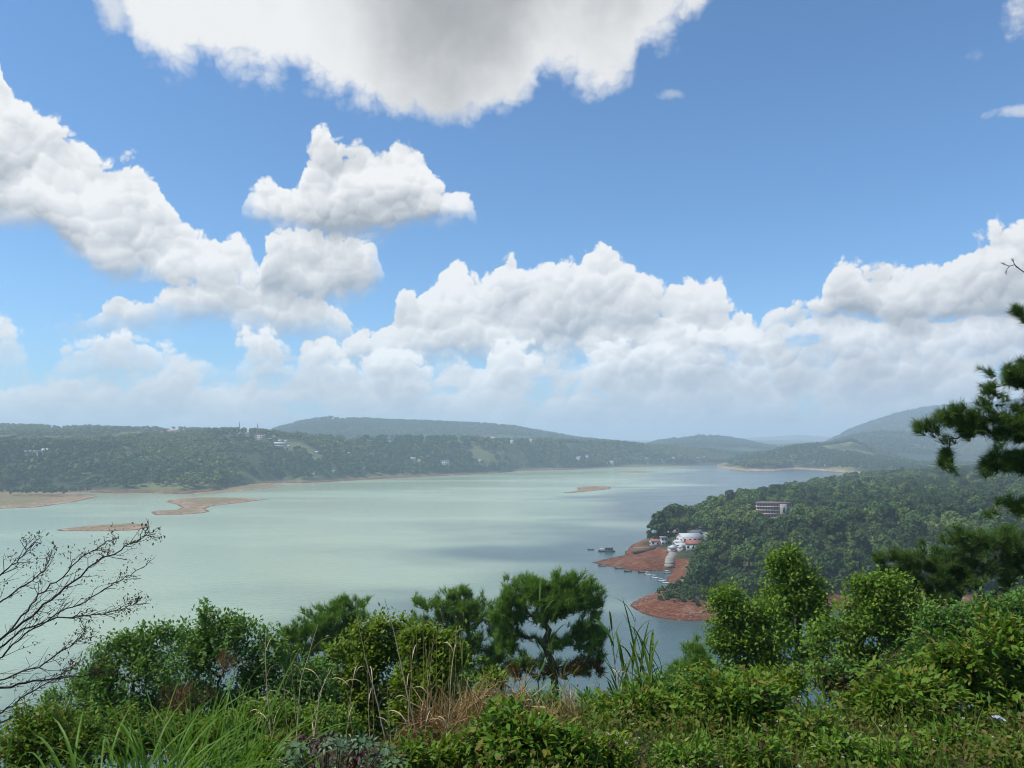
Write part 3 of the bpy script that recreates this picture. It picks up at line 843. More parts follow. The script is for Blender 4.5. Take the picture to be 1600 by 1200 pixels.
def forest_trunk(h, r):
    pth = [(0, 0, -1.0), (0.1, 0.05, h * .3), (-0.05, 0.1, h * .55), (0, 0, h * .85)]
    parts = [tube(pth, [r, r * .8, r * .55, r * .15], 6)]
    rng = np.random.default_rng(int(h * 10))
    for i in range(5):
        a = rng.uniform(0, 6.28); z = h * rng.uniform(.4, .65)
        parts.append(tube([(0, 0, z), (math.cos(a) * h * .09, math.sin(a) * h * .09, z + h * .07), (math.cos(a) * h * .17, math.sin(a) * h * .17, z + h * .16)], [r * .4, r * .28, r * .1], 5))
    return join_np(parts)
FOREST_G = [(0.024, 0.053, 0.022), (0.032, 0.068, 0.025), (0.044, 0.084, 0.03), (0.036, 0.070, 0.03), (0.07, 0.105, 0.036), (0.028, 0.06, 0.024)]
M_FOREST = leaf_mat('forest_leaves', FOREST_G, trans=0.2, per='object', var=0.35, rough=0.6, spec=0.15)
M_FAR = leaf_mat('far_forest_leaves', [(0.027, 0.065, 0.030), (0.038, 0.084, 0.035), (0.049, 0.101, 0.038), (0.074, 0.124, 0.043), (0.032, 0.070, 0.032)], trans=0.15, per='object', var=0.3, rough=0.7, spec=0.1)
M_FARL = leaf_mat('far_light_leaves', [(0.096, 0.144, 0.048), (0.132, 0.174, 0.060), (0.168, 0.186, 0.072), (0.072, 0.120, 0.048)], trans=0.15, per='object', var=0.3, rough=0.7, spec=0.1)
def proto(name, seeds, nq, size, mat, kinds, trunk=True, h=11.0, w=4.4):
    res = []
    for sd_, kd in zip(seeds, kinds):
        c = forest_crown(sd_, nq, size, h, w, kd)
        if trunk:
            t = forest_trunk(h, 0.22)
            Vv, Ff = join_np([c, t])
            nm = sum(len(f) for f in c[1]); nt = sum(len(f) for f in t[1])
            me = mesh_np(name, Vv, Ff, [mat, M_BARK], midx=[0] * nm + [1] * nt)
        else:
            me = mesh_np(name, c[0], c[1], [mat])
        o = bpy.data.objects.new(name, me)          # template for the scattered wood, not linked
        res.append(o)
    return res
def gn_scatter(name, pts, scl, rotz, idx, protos, label):
    me = bpy.data.meshes.new(name)
    n = len(pts)
    me.vertices.add(n)
    me.vertices.foreach_set('co', np.asarray(pts, np.float32).ravel())
    for nm, dat, ty in (('scl', scl, 'FLOAT'), ('rz', rotz, 'FLOAT')):
        at_ = me.attributes.new(nm, ty, 'POINT'); at_.data.foreach_set('value', np.asarray(dat, np.float32))
    at_ = me.attributes.new('pick', 'INT', 'POINT'); at_.data.foreach_set('value', np.asarray(idx, np.int32))
    for p_ in protos:
        for mm in p_.data.materials:
            if mm.name not in me.materials: me.materials.append(mm)
    o = obj(name, me)
    tag(o, label, None, None, 'stuff')
    ng = bpy.data.node_groups.new(name, 'GeometryNodeTree')
    ng.interface.new_socket('Geometry', in_out='INPUT', socket_type='NodeSocketGeometry')
    ng.interface.new_socket('Geometry', in_out='OUTPUT', socket_type='NodeSocketGeometry')
    nn = ng.nodes.new
    gi, go = nn('NodeGroupInput'), nn('NodeGroupOutput')
    m2p = nn('GeometryNodeMeshToPoints')
    iop = nn('GeometryNodeInstanceOnPoints')
    g2i = nn('GeometryNodeJoinGeometry')
    L = ng.links.new
    for p_ in reversed(protos):
        oi = nn('GeometryNodeObjectInfo'); oi.inputs['Object'].default_value = p_; oi.inputs['As Instance'].default_value = True
        L(oi.outputs['Geometry'], g2i.inputs[0])
    def named(nm, ty):
        a = nn('GeometryNodeInputNamedAttribute'); a.data_type = ty; a.inputs['Name'].default_value = nm
        return a.outputs[0]
    cx = nn('ShaderNodeCombineXYZ'); L(named('rz', 'FLOAT'), cx.inputs[2])
    L(gi.outputs[0], m2p.inputs[0]); L(m2p.outputs[0], iop.inputs['Points'])
    L(g2i.outputs[0], iop.inputs['Instance'])
    iop.inputs['Pick Instance'].default_value = True
    L(named('pick', 'INT'), iop.inputs['Instance Index'])
    L(cx.outputs[0], iop.inputs['Rotation'])
    L(named('scl', 'FLOAT'), iop.inputs['Scale'])
    L(iop.outputs[0], go.inputs[0])
    md = o.modifiers.new('scatter', 'NODES'); md.node_group = ng
    return o
def grid_scatter(P, rows, dens, rng, mask=None):
    a, b_, c, d = P[rows[0]:rows[1], :-1], P[rows[0]:rows[1], 1:], P[rows[0] + 1:rows[1] + 1, 1:], P[rows[0] + 1:rows[1] + 1, :-1]
    area = 0.5 * np.linalg.norm(np.cross(c - a, d - b_), axis=-1)
    cnt = rng.poisson(area * dens)
    i, j = np.nonzero(cnt)
    rep = cnt[i, j]; i, j = np.repeat(i, rep), np.repeat(j, rep)
    u, v = rng.uniform(size=len(i))[:, None], rng.uniform(size=len(i))[:, None]
    p = (a[i, j] * (1 - u) + b_[i, j] * u) * (1 - v) + (d[i, j] * (1 - u) + c[i, j] * u) * v
    if mask is not None: p = p[mask(p, i + rows[0])]
    return p

rng = np.random.default_rng(21)
far_protos = proto('far_tree', range(100, 105), 90, 2.2, M_FAR, ['round', 'pine', 'tall', 'round', 'round'], trunk=False)
far_light = proto('far_light_tree', range(110, 113), 90, 2.2, M_FARL, ['round', 'tall', 'round'], trunk=False)
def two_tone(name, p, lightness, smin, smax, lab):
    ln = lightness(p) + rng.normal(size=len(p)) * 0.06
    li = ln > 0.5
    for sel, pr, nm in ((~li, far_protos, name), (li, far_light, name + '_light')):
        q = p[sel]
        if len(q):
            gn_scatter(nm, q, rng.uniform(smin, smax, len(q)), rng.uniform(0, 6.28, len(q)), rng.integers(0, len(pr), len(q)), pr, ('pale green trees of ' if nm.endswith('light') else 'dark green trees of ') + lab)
def px_of(p):
    # photo column/row of world points, used to place clearings where the land has them
    c, s = math.cos(PITCH), math.sin(PITCH)
    dz = p[:, 2] - CZ
    f = p[:, 1] * c + dz * s
    return 800 + FPX * p[:, 0] / f, 600 - FPX * (dz * c - p[:, 1] * s) / f
FAR_HOUSES = ((400, 690, 4, 3), (421, 687, 7, 2.5), (428, 684, 5, 2.2), (438, 688, 6, 2.2), (447, 689, 5, 2.2), (451, 698, 4, 2.2), (375, 676, 3, 2), (387, 677, 4, 2), (361, 690, 3, 2), (116, 700, 4, 2.5), (495, 708, 5, 3), (488, 711, 3, 2), (545, 709, 3, 2), (568, 734, 5, 4.5), (490, 740, 4, 3.5), (520, 737, 6, 2.5), (645, 718, 9, 3), (655, 720, 6, 2.5), (668, 714, 5, 2.5), (663, 688, 4, 2), (717, 689, 4, 2), (750, 719, 6, 2.5), (761, 728, 4, 3), (771, 684, 8, 2), (785, 706, 3, 2), (903, 717, 7, 4), (917, 714, 6, 4), (955, 723, 8, 3.5), (948, 724, 4, 2.5), (1010, 717, 3, 2), (1035, 719, 3, 2), (1052, 716, 4, 2), (1070, 715, 4, 2), (1090, 716, 4, 2), (1100, 714, 3, 2), (830, 688, 4, 2), (800, 690, 5, 2))
BIG_HOUSES = ((40.5, 712, 8), (47.5, 712, 8), (54.5, 712, 8), (62, 713, 8), (67.5, 706.5, 5), (74.5, 706.5, 5), (271, 676, 19), (408, 686, 12), (437, 696, 20), (609, 690, 9), (695, 725, 14))
def house_clear(p):
    x, y = px_of(p)
    bad = np.zeros(len(p), bool)
    for hx_, hy_, w_ in [h[:3] for h in FAR_HOUSES] + list(BIG_HOUSES):
        bad |= (np.abs(x - hx_) < w_ * .55 + 1.5) & (y > hy_ - 1.5) & (y < hy_ + 8.5)
    return ~bad
# far shore wood: rows 2*14.. of the loft
def maskA(p, row):
    n = fbm(p[:, 0] * 0.004 + 1, p[:, 1] * 0.004 + 5, 4)
    n2 = fbm(p[:, 0] * 0.02 + 1, p[:, 1] * 0.02 + 5, 3)
    back = row > 57
    ok = p[:, 2] > 6.0 + n2 * 8
    return ok & house_clear(p) & np.where(back, (n < 0.06 + 0.2 * (p[:, 0] > -300)), (n < 0.30) & (fbm(p[:, 0] * .011 + 4, p[:, 1] * .011 + 2, 3) < .17)) & (rng.uniform(size=len(p)) < np.where(back, np.where((px_of(p)[0] < 330) & (p[:, 1] > 1650), 0.28, 0.6), 1.0))
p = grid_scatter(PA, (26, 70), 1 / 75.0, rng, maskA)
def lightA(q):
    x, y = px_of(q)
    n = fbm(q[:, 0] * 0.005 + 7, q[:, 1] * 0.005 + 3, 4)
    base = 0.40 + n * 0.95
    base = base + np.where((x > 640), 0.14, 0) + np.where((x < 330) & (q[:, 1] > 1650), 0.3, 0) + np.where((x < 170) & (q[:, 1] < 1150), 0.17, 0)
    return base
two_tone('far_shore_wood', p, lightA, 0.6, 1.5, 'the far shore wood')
pb_ = grid_scatter(PB, (24, 52), 1 / 90.0, rng, lambda p, r: (p[:, 2] > 7) & (fbm(p[:, 0] * .008, p[:, 1] * .008, 3) < 0.22) & (np.hypot(p[:, 0] - at(1316, 706, 2560)[0], (p[:, 1] - 2520) * .6) > 85))
two_tone('headland_wood', pb_, lambda q: 0.42 + fbm(q[:, 0] * .006, q[:, 1] * .006, 3) * .6, 0.8, 1.3, 'the low headland')
for nm, PP, dn, lab, li in (('ridge_wood', P_H3, 1 / 260.0, 'the long ridge', .36), ('dome_hill_wood', P_H4, 1 / 300.0, 'the rounded hill', .30), ('grassy_hill_wood', P_H5, 1 / 420.0, 'the grassy hill', .50)):
    q = grid_scatter(PP, (8, 32), dn, rng, lambda p, r: fbm(p[:, 0] * .003 + 2, p[:, 1] * .003 + 8, 3) < 0.12)
    two_tone(nm, q, lambda z, li=li: li + fbm(z[:, 0] * .004, z[:, 1] * .004, 3) * .5, 1.1, 1.8, lab)
q = grid_scatter(P_H6, (10, 32), 1 / 900.0, rng)
two_tone('mountain_wood', q, lambda z: np.full(len(z), .3), 1.4, 2.4, 'the blue mountain')
# bush clump on the left spit
cx_, cy_ = wat(70, 770, 5)
q = np.stack([cx_ + rng.uniform(-60, 48, 90), cy_ + rng.uniform(-26, 40, 90), np.full(90, 3.6)], -1)
gn_scatter('spit_bushes', q, rng.uniform(.5, .85, 90), rng.uniform(0, 6, 90), rng.integers(0, 5, 90), far_protos, 'dense dark bushes on the sandy spit')

# promontory wood
near_protos_c = [forest_crown(s_, 900, 0.95, 11, 4.6, k_) for s_, k_ in zip(range(200, 206), ['round', 'round', 'tall', 'round', 'pine', 'tall'])]
N0 = 26000
rx_, ry_ = rng.uniform(40, 1300, N0 * 3), rng.uniform(330, 1700, N0 * 3)
z_, s_ = prom_at(rx_, ry_)
ok = s_ > 15 + fbm(rx_ * .05, ry_ * .05, 3) * 14
dst = np.hypot(rx_, ry_)
ok &= (rx_ / ry_ < 0.80)
P_ = np.stack([rx_, ry_, z_], -1)[ok]
pxx, pyy = px_of(P_)
def in_e(cx, cy, rx, ry): return ((pxx - cx) / rx) ** 2 + ((pyy - cy) / ry) ** 2 < 1
clear = in_e(1030, 868, 38, 26) | in_e(1068, 860, 45, 20) | in_e(1115, 858, 22, 8) | in_e(1125, 912, 72, 20) | in_e(1075, 922, 44, 14) | in_e(1208, 816, 36, 20) | in_e(1113, 850, 20, 9) | in_e(1085, 845, 30, 14) | in_e(985, 870, 60, 24) | in_e(1050, 876, 10, 16)
P_ = P_[~clear]
# thin to an even spacing with a hash grid
cell = {}
keep = []
for k_, (x, y, z) in enumerate(P_):
    sp_ = 6.2 if y < 700 else 8.0
    key = (int(x / sp_), int(y / sp_), y < 700)
    if key in cell: continue
    cell[key] = 1; keep.append(k_)
P_ = P_[keep]
pxx, pyy = px_of(P_)
vis = (pxx > 960) & (pxx < 1640)
dist = np.where(vis, np.hypot(P_[:, 0], P_[:, 1]), 1e9)
order = np.argsort(dist)
near_i, rest_i = order[:290], order[290:]
tint = fbm(P_[:, 0] * .02 + 3, P_[:, 1] * .02 + 1, 3)
crown_me = [mesh_np('crown', c[0], c[1], [M_FOREST]) for c in near_protos_c]
M_FORESTM = leaf_mat('mid_forest_leaves', [(0.050, 0.101, 0.036), (0.067, 0.123, 0.042), (0.084, 0.133, 0.048)], trans=0.2, per='object', var=0.3, rough=0.6, spec=0.12)
crown_light = [mesh_np('crown', c[0], c[1], [M_FORESTM]) for c in near_protos_c]
tv = forest_trunk(11, 0.2)
trunk_me = mesh_np('trunk', tv[0], tv[1], [M_BARK], smooth=True)
kinds_ = ['rounded', 'rounded', 'tall narrow', 'rounded', 'tiered pine-like', 'tall narrow']
for k_ in near_i:
    v_ = int(rng.integers(0, 6))
    pale_ = tint[k_] + rng.normal() * .08 > .10
    o = thing('forest_tree', '%s green %s tree in the wood on the near promontory slope' % ('paler' if pale_ else 'dark', kinds_[v_]), 'tree', P_[k_], rng.uniform(0, 6.28), 'trees on the near promontory slope')
    sc_ = rng.uniform(.5, 1.25) if rng.uniform() < .8 else rng.uniform(1.25, 1.6)
    o.scale = (sc_, sc_, sc_ * rng.uniform(.85, 1.2))
    obj('crown', (crown_light if pale_ else crown_me)[v_], o); obj('trunk', trunk_me, o)
M_FORESTL = leaf_mat('light_forest_leaves', [(0.068, 0.128, 0.045), (0.093, 0.158, 0.051), (0.128, 0.173, 0.060), (0.060, 0.120, 0.045)], trans=0.2, per='object', var=0.3, rough=0.6, spec=0.12)
def wood_protos(mat):
    res = []
    for c in near_protos_c:
        Vv, Ff = join_np([c, tv])
        me = mesh_np('wood_tree', Vv, Ff, [mat, M_BARK], midx=[0] * len(c[1][0]) + [1] * sum(len(f) for f in tv[1]))
        res.append(bpy.data.objects.new('wood_tree', me))
    return res
q = P_[rest_i]
lt = fbm(q[:, 0] * .011 + 3, q[:, 1] * .011 + 1, 3) + rng.normal(size=len(q)) * .09 > .085
for sel, mt, nm, lb in ((~lt, M_FOREST, 'promontory_wood', 'dense dark green wood covering the promontory'), (lt, M_FORESTL, 'promontory_light_wood', 'paler green patches of the promontory wood')):
    qq = q[sel]
    gn_scatter(nm, qq, np.where(rng.uniform(size=len(qq)) < .15, rng.uniform(1.3, 1.75, len(qq)), rng.uniform(.55, 1.25, len(qq))), rng.uniform(0, 6.28, len(qq)), rng.integers(0, 6, len(qq)), wood_protos(mt), lb)
# low scrub along the promontory edge
ns = 5200
rx_, ry_ = rng.uniform(40, 420, ns * 4), rng.uniform(320, 700, ns * 4)
z_, s_ = prom_at(rx_, ry_)
P2 = np.stack([rx_, ry_, z_ - 0.6], -1)[(s_ > 11 + fbm(rx_ * .08, ry_ * .08, 3) * 8) & (s_ < 40)]
pxx, pyy = px_of(P2)
P2 = P2[~(in_e(1030, 868, 38, 26) | in_e(1068, 858, 40, 20) | in_e(985, 870, 60, 26))][:ns]
gn_scatter('promontory_scrub', P2, rng.uniform(.12, .34, len(P2)), rng.uniform(0, 6.28, len(P2)), rng.integers(0, 5, len(P2)), far_protos, 'low green scrub along the promontory edge')

# stones on the eroded bank
rk = []
for i in range(4):
    r_ = np.random.default_rng(300 + i)
    bm = bmesh.new(); bmesh.ops.create_icosphere(bm, subdivisions=1, radius=1.0)
    for v_ in bm.verts: v_.co *= r_.uniform(.65, 1.15); v_.co.z *= .6
    me = bpy.data.meshes.new('stone'); bm.to_mesh(me); bm.free()
    me.materials.append(M_STONE)
    rk.append(bpy.data.objects.new('stone', me))
rx_, ry_ = rng.uniform(30, 330, 60000), rng.uniform(300, 560, 60000)
z_, s_ = prom_at(rx_, ry_)
sel = (s_ > .3) & (s_ < 11) & (fbm(rx_ * .06, ry_ * .06, 3) > -.05) & (ry_ < 420)
q = np.stack([rx_, ry_, z_], -1)[sel][:1100]
gn_scatter('bank_stones', q, rng.uniform(.15, .65, len(q)) ** 1.3, rng.uniform(0, 6.28, len(q)), rng.integers(0, 4, len(q)), rk, 'loose pale stones on the red eroded bank')

# ------------------------------------------------------------------ foreground trees on the hillside
def localise(V_, base): return V_ - np.asarray(base, float)
def root_at(px, D, sink=0.15):
    x = at(px, 900, D)[0]
    return np.array([x, D, float(hill_z(x, D)) - sink])
def leaf_cluster(att, dirs, n_per, size, spread, rng, template=LEAF, droop=0.2):
    n = len(att); n_per = int(n_per * 2.6); size *= 1.25; spread *= 0.85; template = LEAFS if template is LEAF else template
    pos = np.repeat(att, n_per, 0) + rng.normal(size=(n * n_per, 3)) * spread
    d = np.repeat(dirs / (np.linalg.norm(dirs, axis=1, keepdims=True) + 1e-9), n_per, 0) * 0.7 + rng.normal(size=(n * n_per, 3)) * 0.75
    d[:, 2] += 0.15 - droop
    return scatter(template, pos, d, size * rng.uniform(.65, 1.2, n * n_per), rng, roll=(0, 0, 1))
def tree(name, label, cat, ells, D, rootpx, seed, mat, n_att=260, n_per=9, leaf=0.11, spread=0.16, stem=None, r_tip=0.008, rmax=0.12, bark=None, template=LEAF, depth=0.9, shell=0.45, extra_mat=None, extra_frac=0.0, group=None, rootD=None, up=0.4, wood='trunk', foliage='crown', droop=0.2, pine_k=1.6):
    rng = np.random.default_rng(seed)
    root = root_at(rootpx, rootD or D)
    if template is LEAF:                              # loose side shoots break up the outline
        ells = list(ells)
        for e in list(ells):
            for _ in range(3):
                a_ = rng.uniform(-.3, math.pi + .3)
                ells.append((e[0] + math.cos(a_) * e[2] * .95, e[1] - math.sin(a_) * e[3] * .95, e[2] * rng.uniform(.28, .5), e[3] * rng.uniform(.28, .5)))
    n_att = int(n_att * (pine_k if (template is TUFT or template is TUFT_D) else 1.3))
    if template is TUFT or template is TUFT_D: n_per = 4; leaf *= 1.1
    att = ell_points(ells, D, n_att, rng, depth, shell)
    low_ = att[:, 2].min(); cen = att.mean(0)
    if stem is None:
        top = cen * 0.6 + np.array([root[0], root[1], low_]) * 0.4
        stem = [root * (1 - f) + top * f + np.append(rng.normal(size=2) * 0.06, 0) for f in (0.25, 0.5, 0.75, 1.0)]
    else:
        stem = [np.array(at(px, py, D)) for px, py in stem]
    (wv, wf), dirs = grow(root, stem, att, rng, r_tip, rmax=rmax, up=up)
    o = thing(name, label, cat, root, 0, group)
    obj(wood, mesh_np(wood, localise(wv, root), wf, [bark or M_BARK], smooth=True), o)
    ne = int(len(att) * extra_frac)
    lowfirst = np.argsort(att[:, 2] + rng.normal(size=len(att)) * 0.3)
    ia, ib = lowfirst[ne:], lowfirst[:ne]
    if template is TUFT or template is TUFT_D:
        def tf(ii):
            d = dirs[ii] / (np.linalg.norm(dirs[ii], axis=1, keepdims=True) + 1e-9) * 0.6
            pos = np.repeat(att[ii], n_per, 0) + rng.normal(size=(len(ii) * n_per, 3)) * spread
            dd = np.repeat(d, n_per, 0) + rng.normal(size=(len(ii) * n_per, 3)) * 0.3; dd[:, 2] += 0.65
            return scatter(template, pos, dd, leaf * rng.uniform(.75, 1.2, len(pos)), rng)
        v, f = tf(ia)
        obj(foliage, mesh_np(foliage, localise(v, root), f, [mat]), o)
        if ne:
            v, f = tf(ib)
            b_ = obj('withered_needles', mesh_np('withered_needles', localise(v, root), f, [extra_mat]), o)
            b_['label'] = 'rust-brown withered needles'
    else:
        v, f = leaf_cluster(att[ia], dirs[ia], n_per, leaf, spread, rng, template, droop)
        obj(foliage, mesh_np(foliage, localise(v, root), f, [mat]), o)
        if ne:
            v, f = leaf_cluster(att[ib], dirs[ib], n_per, leaf, spread, rng, template, droop)
            b_ = obj('dry_leaves', mesh_np('dry_leaves', localise(v, root), f, [extra_mat]), o)
            b_['label'] = 'dry rust-brown leaves'
    return o

PG = 'pines below the viewpoint'
tree('pine_tree', 'low round-topped dark pine beside the yellow-green tree', 'tree', [(548, 952, 42, 20), (505, 968, 48, 20), (460, 992, 34, 16), (560, 985, 36, 28), (510, 1000, 60, 26), (470, 1018, 40, 18), (540, 1030, 50, 24), (480, 1045, 40, 20)], 42, 520, 31, M_PINE, 300, 2, 0.34, 0.10, template=TUFT_D, bark=M_BARKP, r_tip=0.012, rmax=0.16, extra_mat=M_PINEB, extra_frac=0.05, group=PG)
tree('pine_tree', 'narrow layered pine standing left of the big spreading pine', 'tree', [(706, 926, 28, 14), (660, 942, 26, 10), (735, 950, 40, 18), (770, 965, 34, 26), (705, 972, 55, 22), (760, 1010, 40, 40), (690, 1005, 40, 20), (740, 1055, 40, 24), (715, 945, 50, 20), (650, 985, 34, 22), (780, 1040, 36, 30), (700, 1040, 40, 26)], 46, 745, 32, M_PINE, 330, 2, 0.36, 0.12, template=TUFT_D, bark=M_BARKP, r_tip=0.012, rmax=0.17, extra_mat=M_PINEB, extra_frac=0.04, group=PG)
tree('pine_tree', 'big spreading umbrella pine with forked trunk and browning lower needles', 'tree', [(830, 915, 46, 18), (888, 912, 44, 18), (922, 945, 24, 34), (796, 938, 30, 24), (860, 930, 75, 22), (915, 995, 34, 26), (905, 1038, 42, 20), (800, 1000, 26, 30), (815, 1040, 34, 18), (870, 1000, 40, 16), (855, 965, 42, 16), (935, 1000, 22, 30), (790, 970, 28, 30), (880, 940, 60, 26), (850, 1050, 30, 10)], 38, 866, 33, M_PINE, 430, 2, 0.34, 0.10, template=TUFT_D, bark=M_BARKP, r_tip=0.012, rmax=0.20, extra_mat=M_PINEB, extra_frac=0.10,
     stem=[(867, 1130), (868, 1080), (864, 1040), (850, 1005), (858, 985)], group=PG)
tree('pine_tree', 'small dark conifer half hidden behind the broad-leaved bushes', 'tree', [(1088, 1022, 18, 18), (1075, 1050, 34, 18), (1100, 1045, 20, 22), (1085, 1070, 40, 16)], 22, 1085, 34, M_PINE, 120, 2, 0.20, 0.06, template=TUFT_D, bark=M_BARKP, r_tip=0.006, rmax=0.07, group=PG)
tree('pine_tree', 'dark pine with brownish drooping boughs under the overhanging pine branches', 'tree', [(1405, 872, 38, 14), (1450, 885, 48, 22), (1505, 850, 60, 22), (1570, 850, 48, 28), (1500, 900, 75, 28), (1585, 900, 40, 40), (1450, 930, 60, 18), (1560, 940, 55, 22), (1400, 905, 40, 16), (1540, 975, 60, 24), (1600, 960, 40, 40), (1430, 955, 40, 16)], 23, 1478, 35, M_PINED, 420, 2, 0.23, 0.07, template=TUFT, bark=M_BARKP, r_tip=0.006, rmax=0.13, extra_mat=M_PINEB, extra_frac=0.12, pine_k=1.15,
     stem=[(1478, 1080), (1474, 1030), (1474, 990), (1488, 950), (1505, 915)], group=PG)

tree('broadleaf_tree', 'slender tall light green tree with visible dark trunk', 'tree', [(1238, 884, 28, 22), (1224, 916, 22, 32), (1268, 922, 24, 28), (1245, 945, 40, 24), (1222, 970, 24, 18), (1274, 960, 16, 24), (1230, 1000, 18, 12), (1266, 1030, 18, 12)], 28, 1244, 41, M_LIME, 480, 8, 0.125, 0.19, stem=[(1244, 1110), (1245, 1070), (1246, 1030), (1248, 990), (1249, 950), (1244, 915)], rmax=0.10)
tree('broadleaf_tree', 'rounded bright green tree touching the slender tall tree', 'tree', [(1165, 948, 46, 26), (1138, 985, 32, 40), (1188, 985, 48, 40), (1160, 1025, 46, 34), (1205, 1035, 34, 34), (1180, 1068, 58, 26)], 25, 1182, 42, M_LIME, 560, 8, 0.115, 0.19, rmax=0.10)
tree('broadleaf_tree', 'broad bushy green tree beside the dark brownish pine', 'tree', [(1385, 926, 48, 26), (1350, 962, 52, 38), (1416, 965, 42, 44), (1305, 1008, 42, 32), (1370, 1010, 60, 34), (1425, 1030, 30, 30), (1350, 1050, 70, 24)], 20, 1365, 43, M_LIME, 620, 8, 0.095, 0.15, rmax=0.09)
tree('broadleaf_tree', 'yellow-green leafy tree rising among the dry canes', 'tree', [(595, 980, 36, 18), (570, 1015, 44, 30), (612, 1020, 34, 34), (550, 1060, 44, 36), (600, 1080, 52, 40), (560, 1120, 55, 40)], 20, 585, 44, M_YGREEN, 460, 8, 0.10, 0.13, rmax=0.09)
tree('broadleaf_tree', 'upright yellow-green tree with narrow leaves among the yellowing reeds', 'tree', [(655, 1015, 18, 26), (690, 1030, 30, 34), (670, 1075, 42, 44), (705, 1110, 36, 36), (650, 1120, 30, 36)], 15, 680, 49, M_YGREEN, 380, 8, 0.10, 0.11, rmax=0.05)
DG = 'dark bushes on the left slope'
tree('shrub', 'dark green twiggy shrub below the bare-branched tree', 'shrub', [(205, 1010, 30, 18), (250, 998, 34, 16), (175, 1040, 40, 26), (255, 1035, 60, 32), (130, 1075, 44, 30), (210, 1085, 80, 40), (120, 1130, 80, 40), (260, 1130, 80, 40), (180, 1150, 110, 40), (90, 1160, 70, 40)], 16, 215, 45, M_DEEP, 800, 8, 0.075, 0.11, r_tip=0.004, rmax=0.06, group=DG, extra_mat=M_OLIVE, extra_frac=0.1)
tree('shrub', 'tall dark green shrub with rust-brown dead patches left of the low pine', 'shrub', [(330, 975, 26, 22), (375, 985, 34, 22), (300, 1010, 40, 26), (360, 1020, 60, 32), (415, 1035, 44, 40), (320, 1070, 70, 38), (420, 1090, 60, 44), (350, 1120, 90, 36), (470, 1070, 34, 40), (400, 1150, 90, 40), (300, 1150, 80, 40), (480, 1130, 50, 50)], 17, 370, 46, M_DEEP, 950, 8, 0.085, 0.12, r_tip=0.004, rmax=0.07, group=DG, extra_mat=M_RUST, extra_frac=0.05)
tree('shrub', 'leafy green shrub rising behind the lush arching grass', 'shrub', [(60, 1150, 60, 34), (130, 1165, 60, 34), (200, 1150, 70, 34), (280, 1160, 70, 34), (30, 1190, 60, 30)], 9.5, 160, 52, M_MID, 520, 7, 0.05, 0.07, r_tip=0.003, rmax=0.03, group=DG)
tree('shrub', 'light green shrub behind the pale dry canes', 'shrub', [(360, 1150, 60, 36), (440, 1140, 50, 40), (500, 1130, 44, 44), (400, 1180, 80, 26)], 11, 420, 53, M_LIME, 420, 7, 0.05, 0.08, r_tip=0.003, rmax=0.03, group=DG)
tree('shrub', 'dull green shrub filling the gap under the spreading pine', 'shrub', [(480, 1090, 40, 40), (520, 1130, 50, 40), (660, 1110, 50, 40), (700, 1060, 36, 30), (760, 1120, 60, 26), (540, 1160, 80, 40), (640, 1150, 60, 40), (900, 1110, 60, 20), (820, 1110, 60, 20)], 20, 640, 47, M_DEEP, 800, 8, 0.10, 0.16, r_tip=0.004, rmax=0.07, group=DG)
tree('shrub', 'dark green shrub at the foot of the small dark conifer', 'shrub', [(1050, 1085, 44, 26), (1100, 1085, 40, 26), (1010, 1095, 30, 18), (1130, 1085, 36, 24)], 14, 1070, 50, M_DEEP, 320, 7, 0.075, 0.12, r_tip=0.004, rmax=0.04)
tree('shrub', 'shaded olive shrub under the brownish pine', 'shrub', [(1320, 1070, 50, 26), (1420, 1065, 56, 26), (1500, 985, 60, 34), (1570, 965, 50, 40), (1520, 1050, 70, 30), (1460, 1040, 60, 40), (1590, 1040, 40, 50)], 17, 1430, 48, M_DEEP, 900, 7, 0.085, 0.14, r_tip=0.004, rmax=0.06, extra_mat=M_OLIVE, extra_frac=0.25)

# overhanging pine whose trunk stands just beyond the right edge
rng = np.random.default_rng(51)
D0 = 14.0
root = root_at(1760, D0)
trunk_px = [(1752, 1100), (1745, 950), (1735, 820), (1728, 700), (1722, 560), (1718, 430), (1722, 330)]
ells = [(1450, 668, 18, 8), (1485, 658, 26, 14), (1520, 665, 30, 20), (1560, 668, 34, 24), (1600, 660, 34, 34), (1500, 690, 20, 10), (1560, 722, 30, 14), (1600, 725, 30, 18), (1478, 712, 10, 12), (1560, 612, 22, 12), (1580, 590, 26, 16), (1610, 580, 24, 24), (1545, 632, 14, 8), (1600, 490, 12, 10), (1580, 792, 30, 10), (1620, 790, 26, 14), (1650, 640, 40, 60), (1680, 480, 40, 60), (1690, 760, 40, 40), (1780, 560, 50, 90), (1800, 700, 50, 60), (1700, 380, 60, 40)]
w = np.array([e[2] * e[3] for e in ells], float)
att = ell_points(ells, D0, 560, rng, 0.8, 0.5)
pins = np.array([at(px, py, D0 + rng.uniform(-.3, .3)) for px, py in [(1438, 668), (1452, 660), (1465, 676), (1486, 644), (1500, 640), (1520, 645), (1474, 722), (1486, 735), (1540, 738), (1548, 580), (1535, 630), (1590, 486), (1550, 800), (1568, 788)]])
att = np.concatenate([att, pins])
twig = np.array([at(px, py, D0) for px, py in [(1567, 412), (1572, 426), (1582, 406), (1590, 418)]])
stem = [np.array(at(px, py, D0)) for px, py in trunk_px]
(wv, wf), dirs = grow(root, stem, np.concatenate([att, twig]), rng, 0.0045, rmax=0.17, sag=0.12, up=0.15)
o = thing('pine_tree', 'near pine reaching its needle-tufted boughs in from beyond the brownish pine', 'tree', root)
obj('trunk', mesh_np('trunk', localise(wv, root), wf, [M_BARKP], smooth=True), o)
n_ = len(att)
pos = np.repeat(att, 5, 0) + rng.normal(size=(n_ * 5, 3)) * 0.05
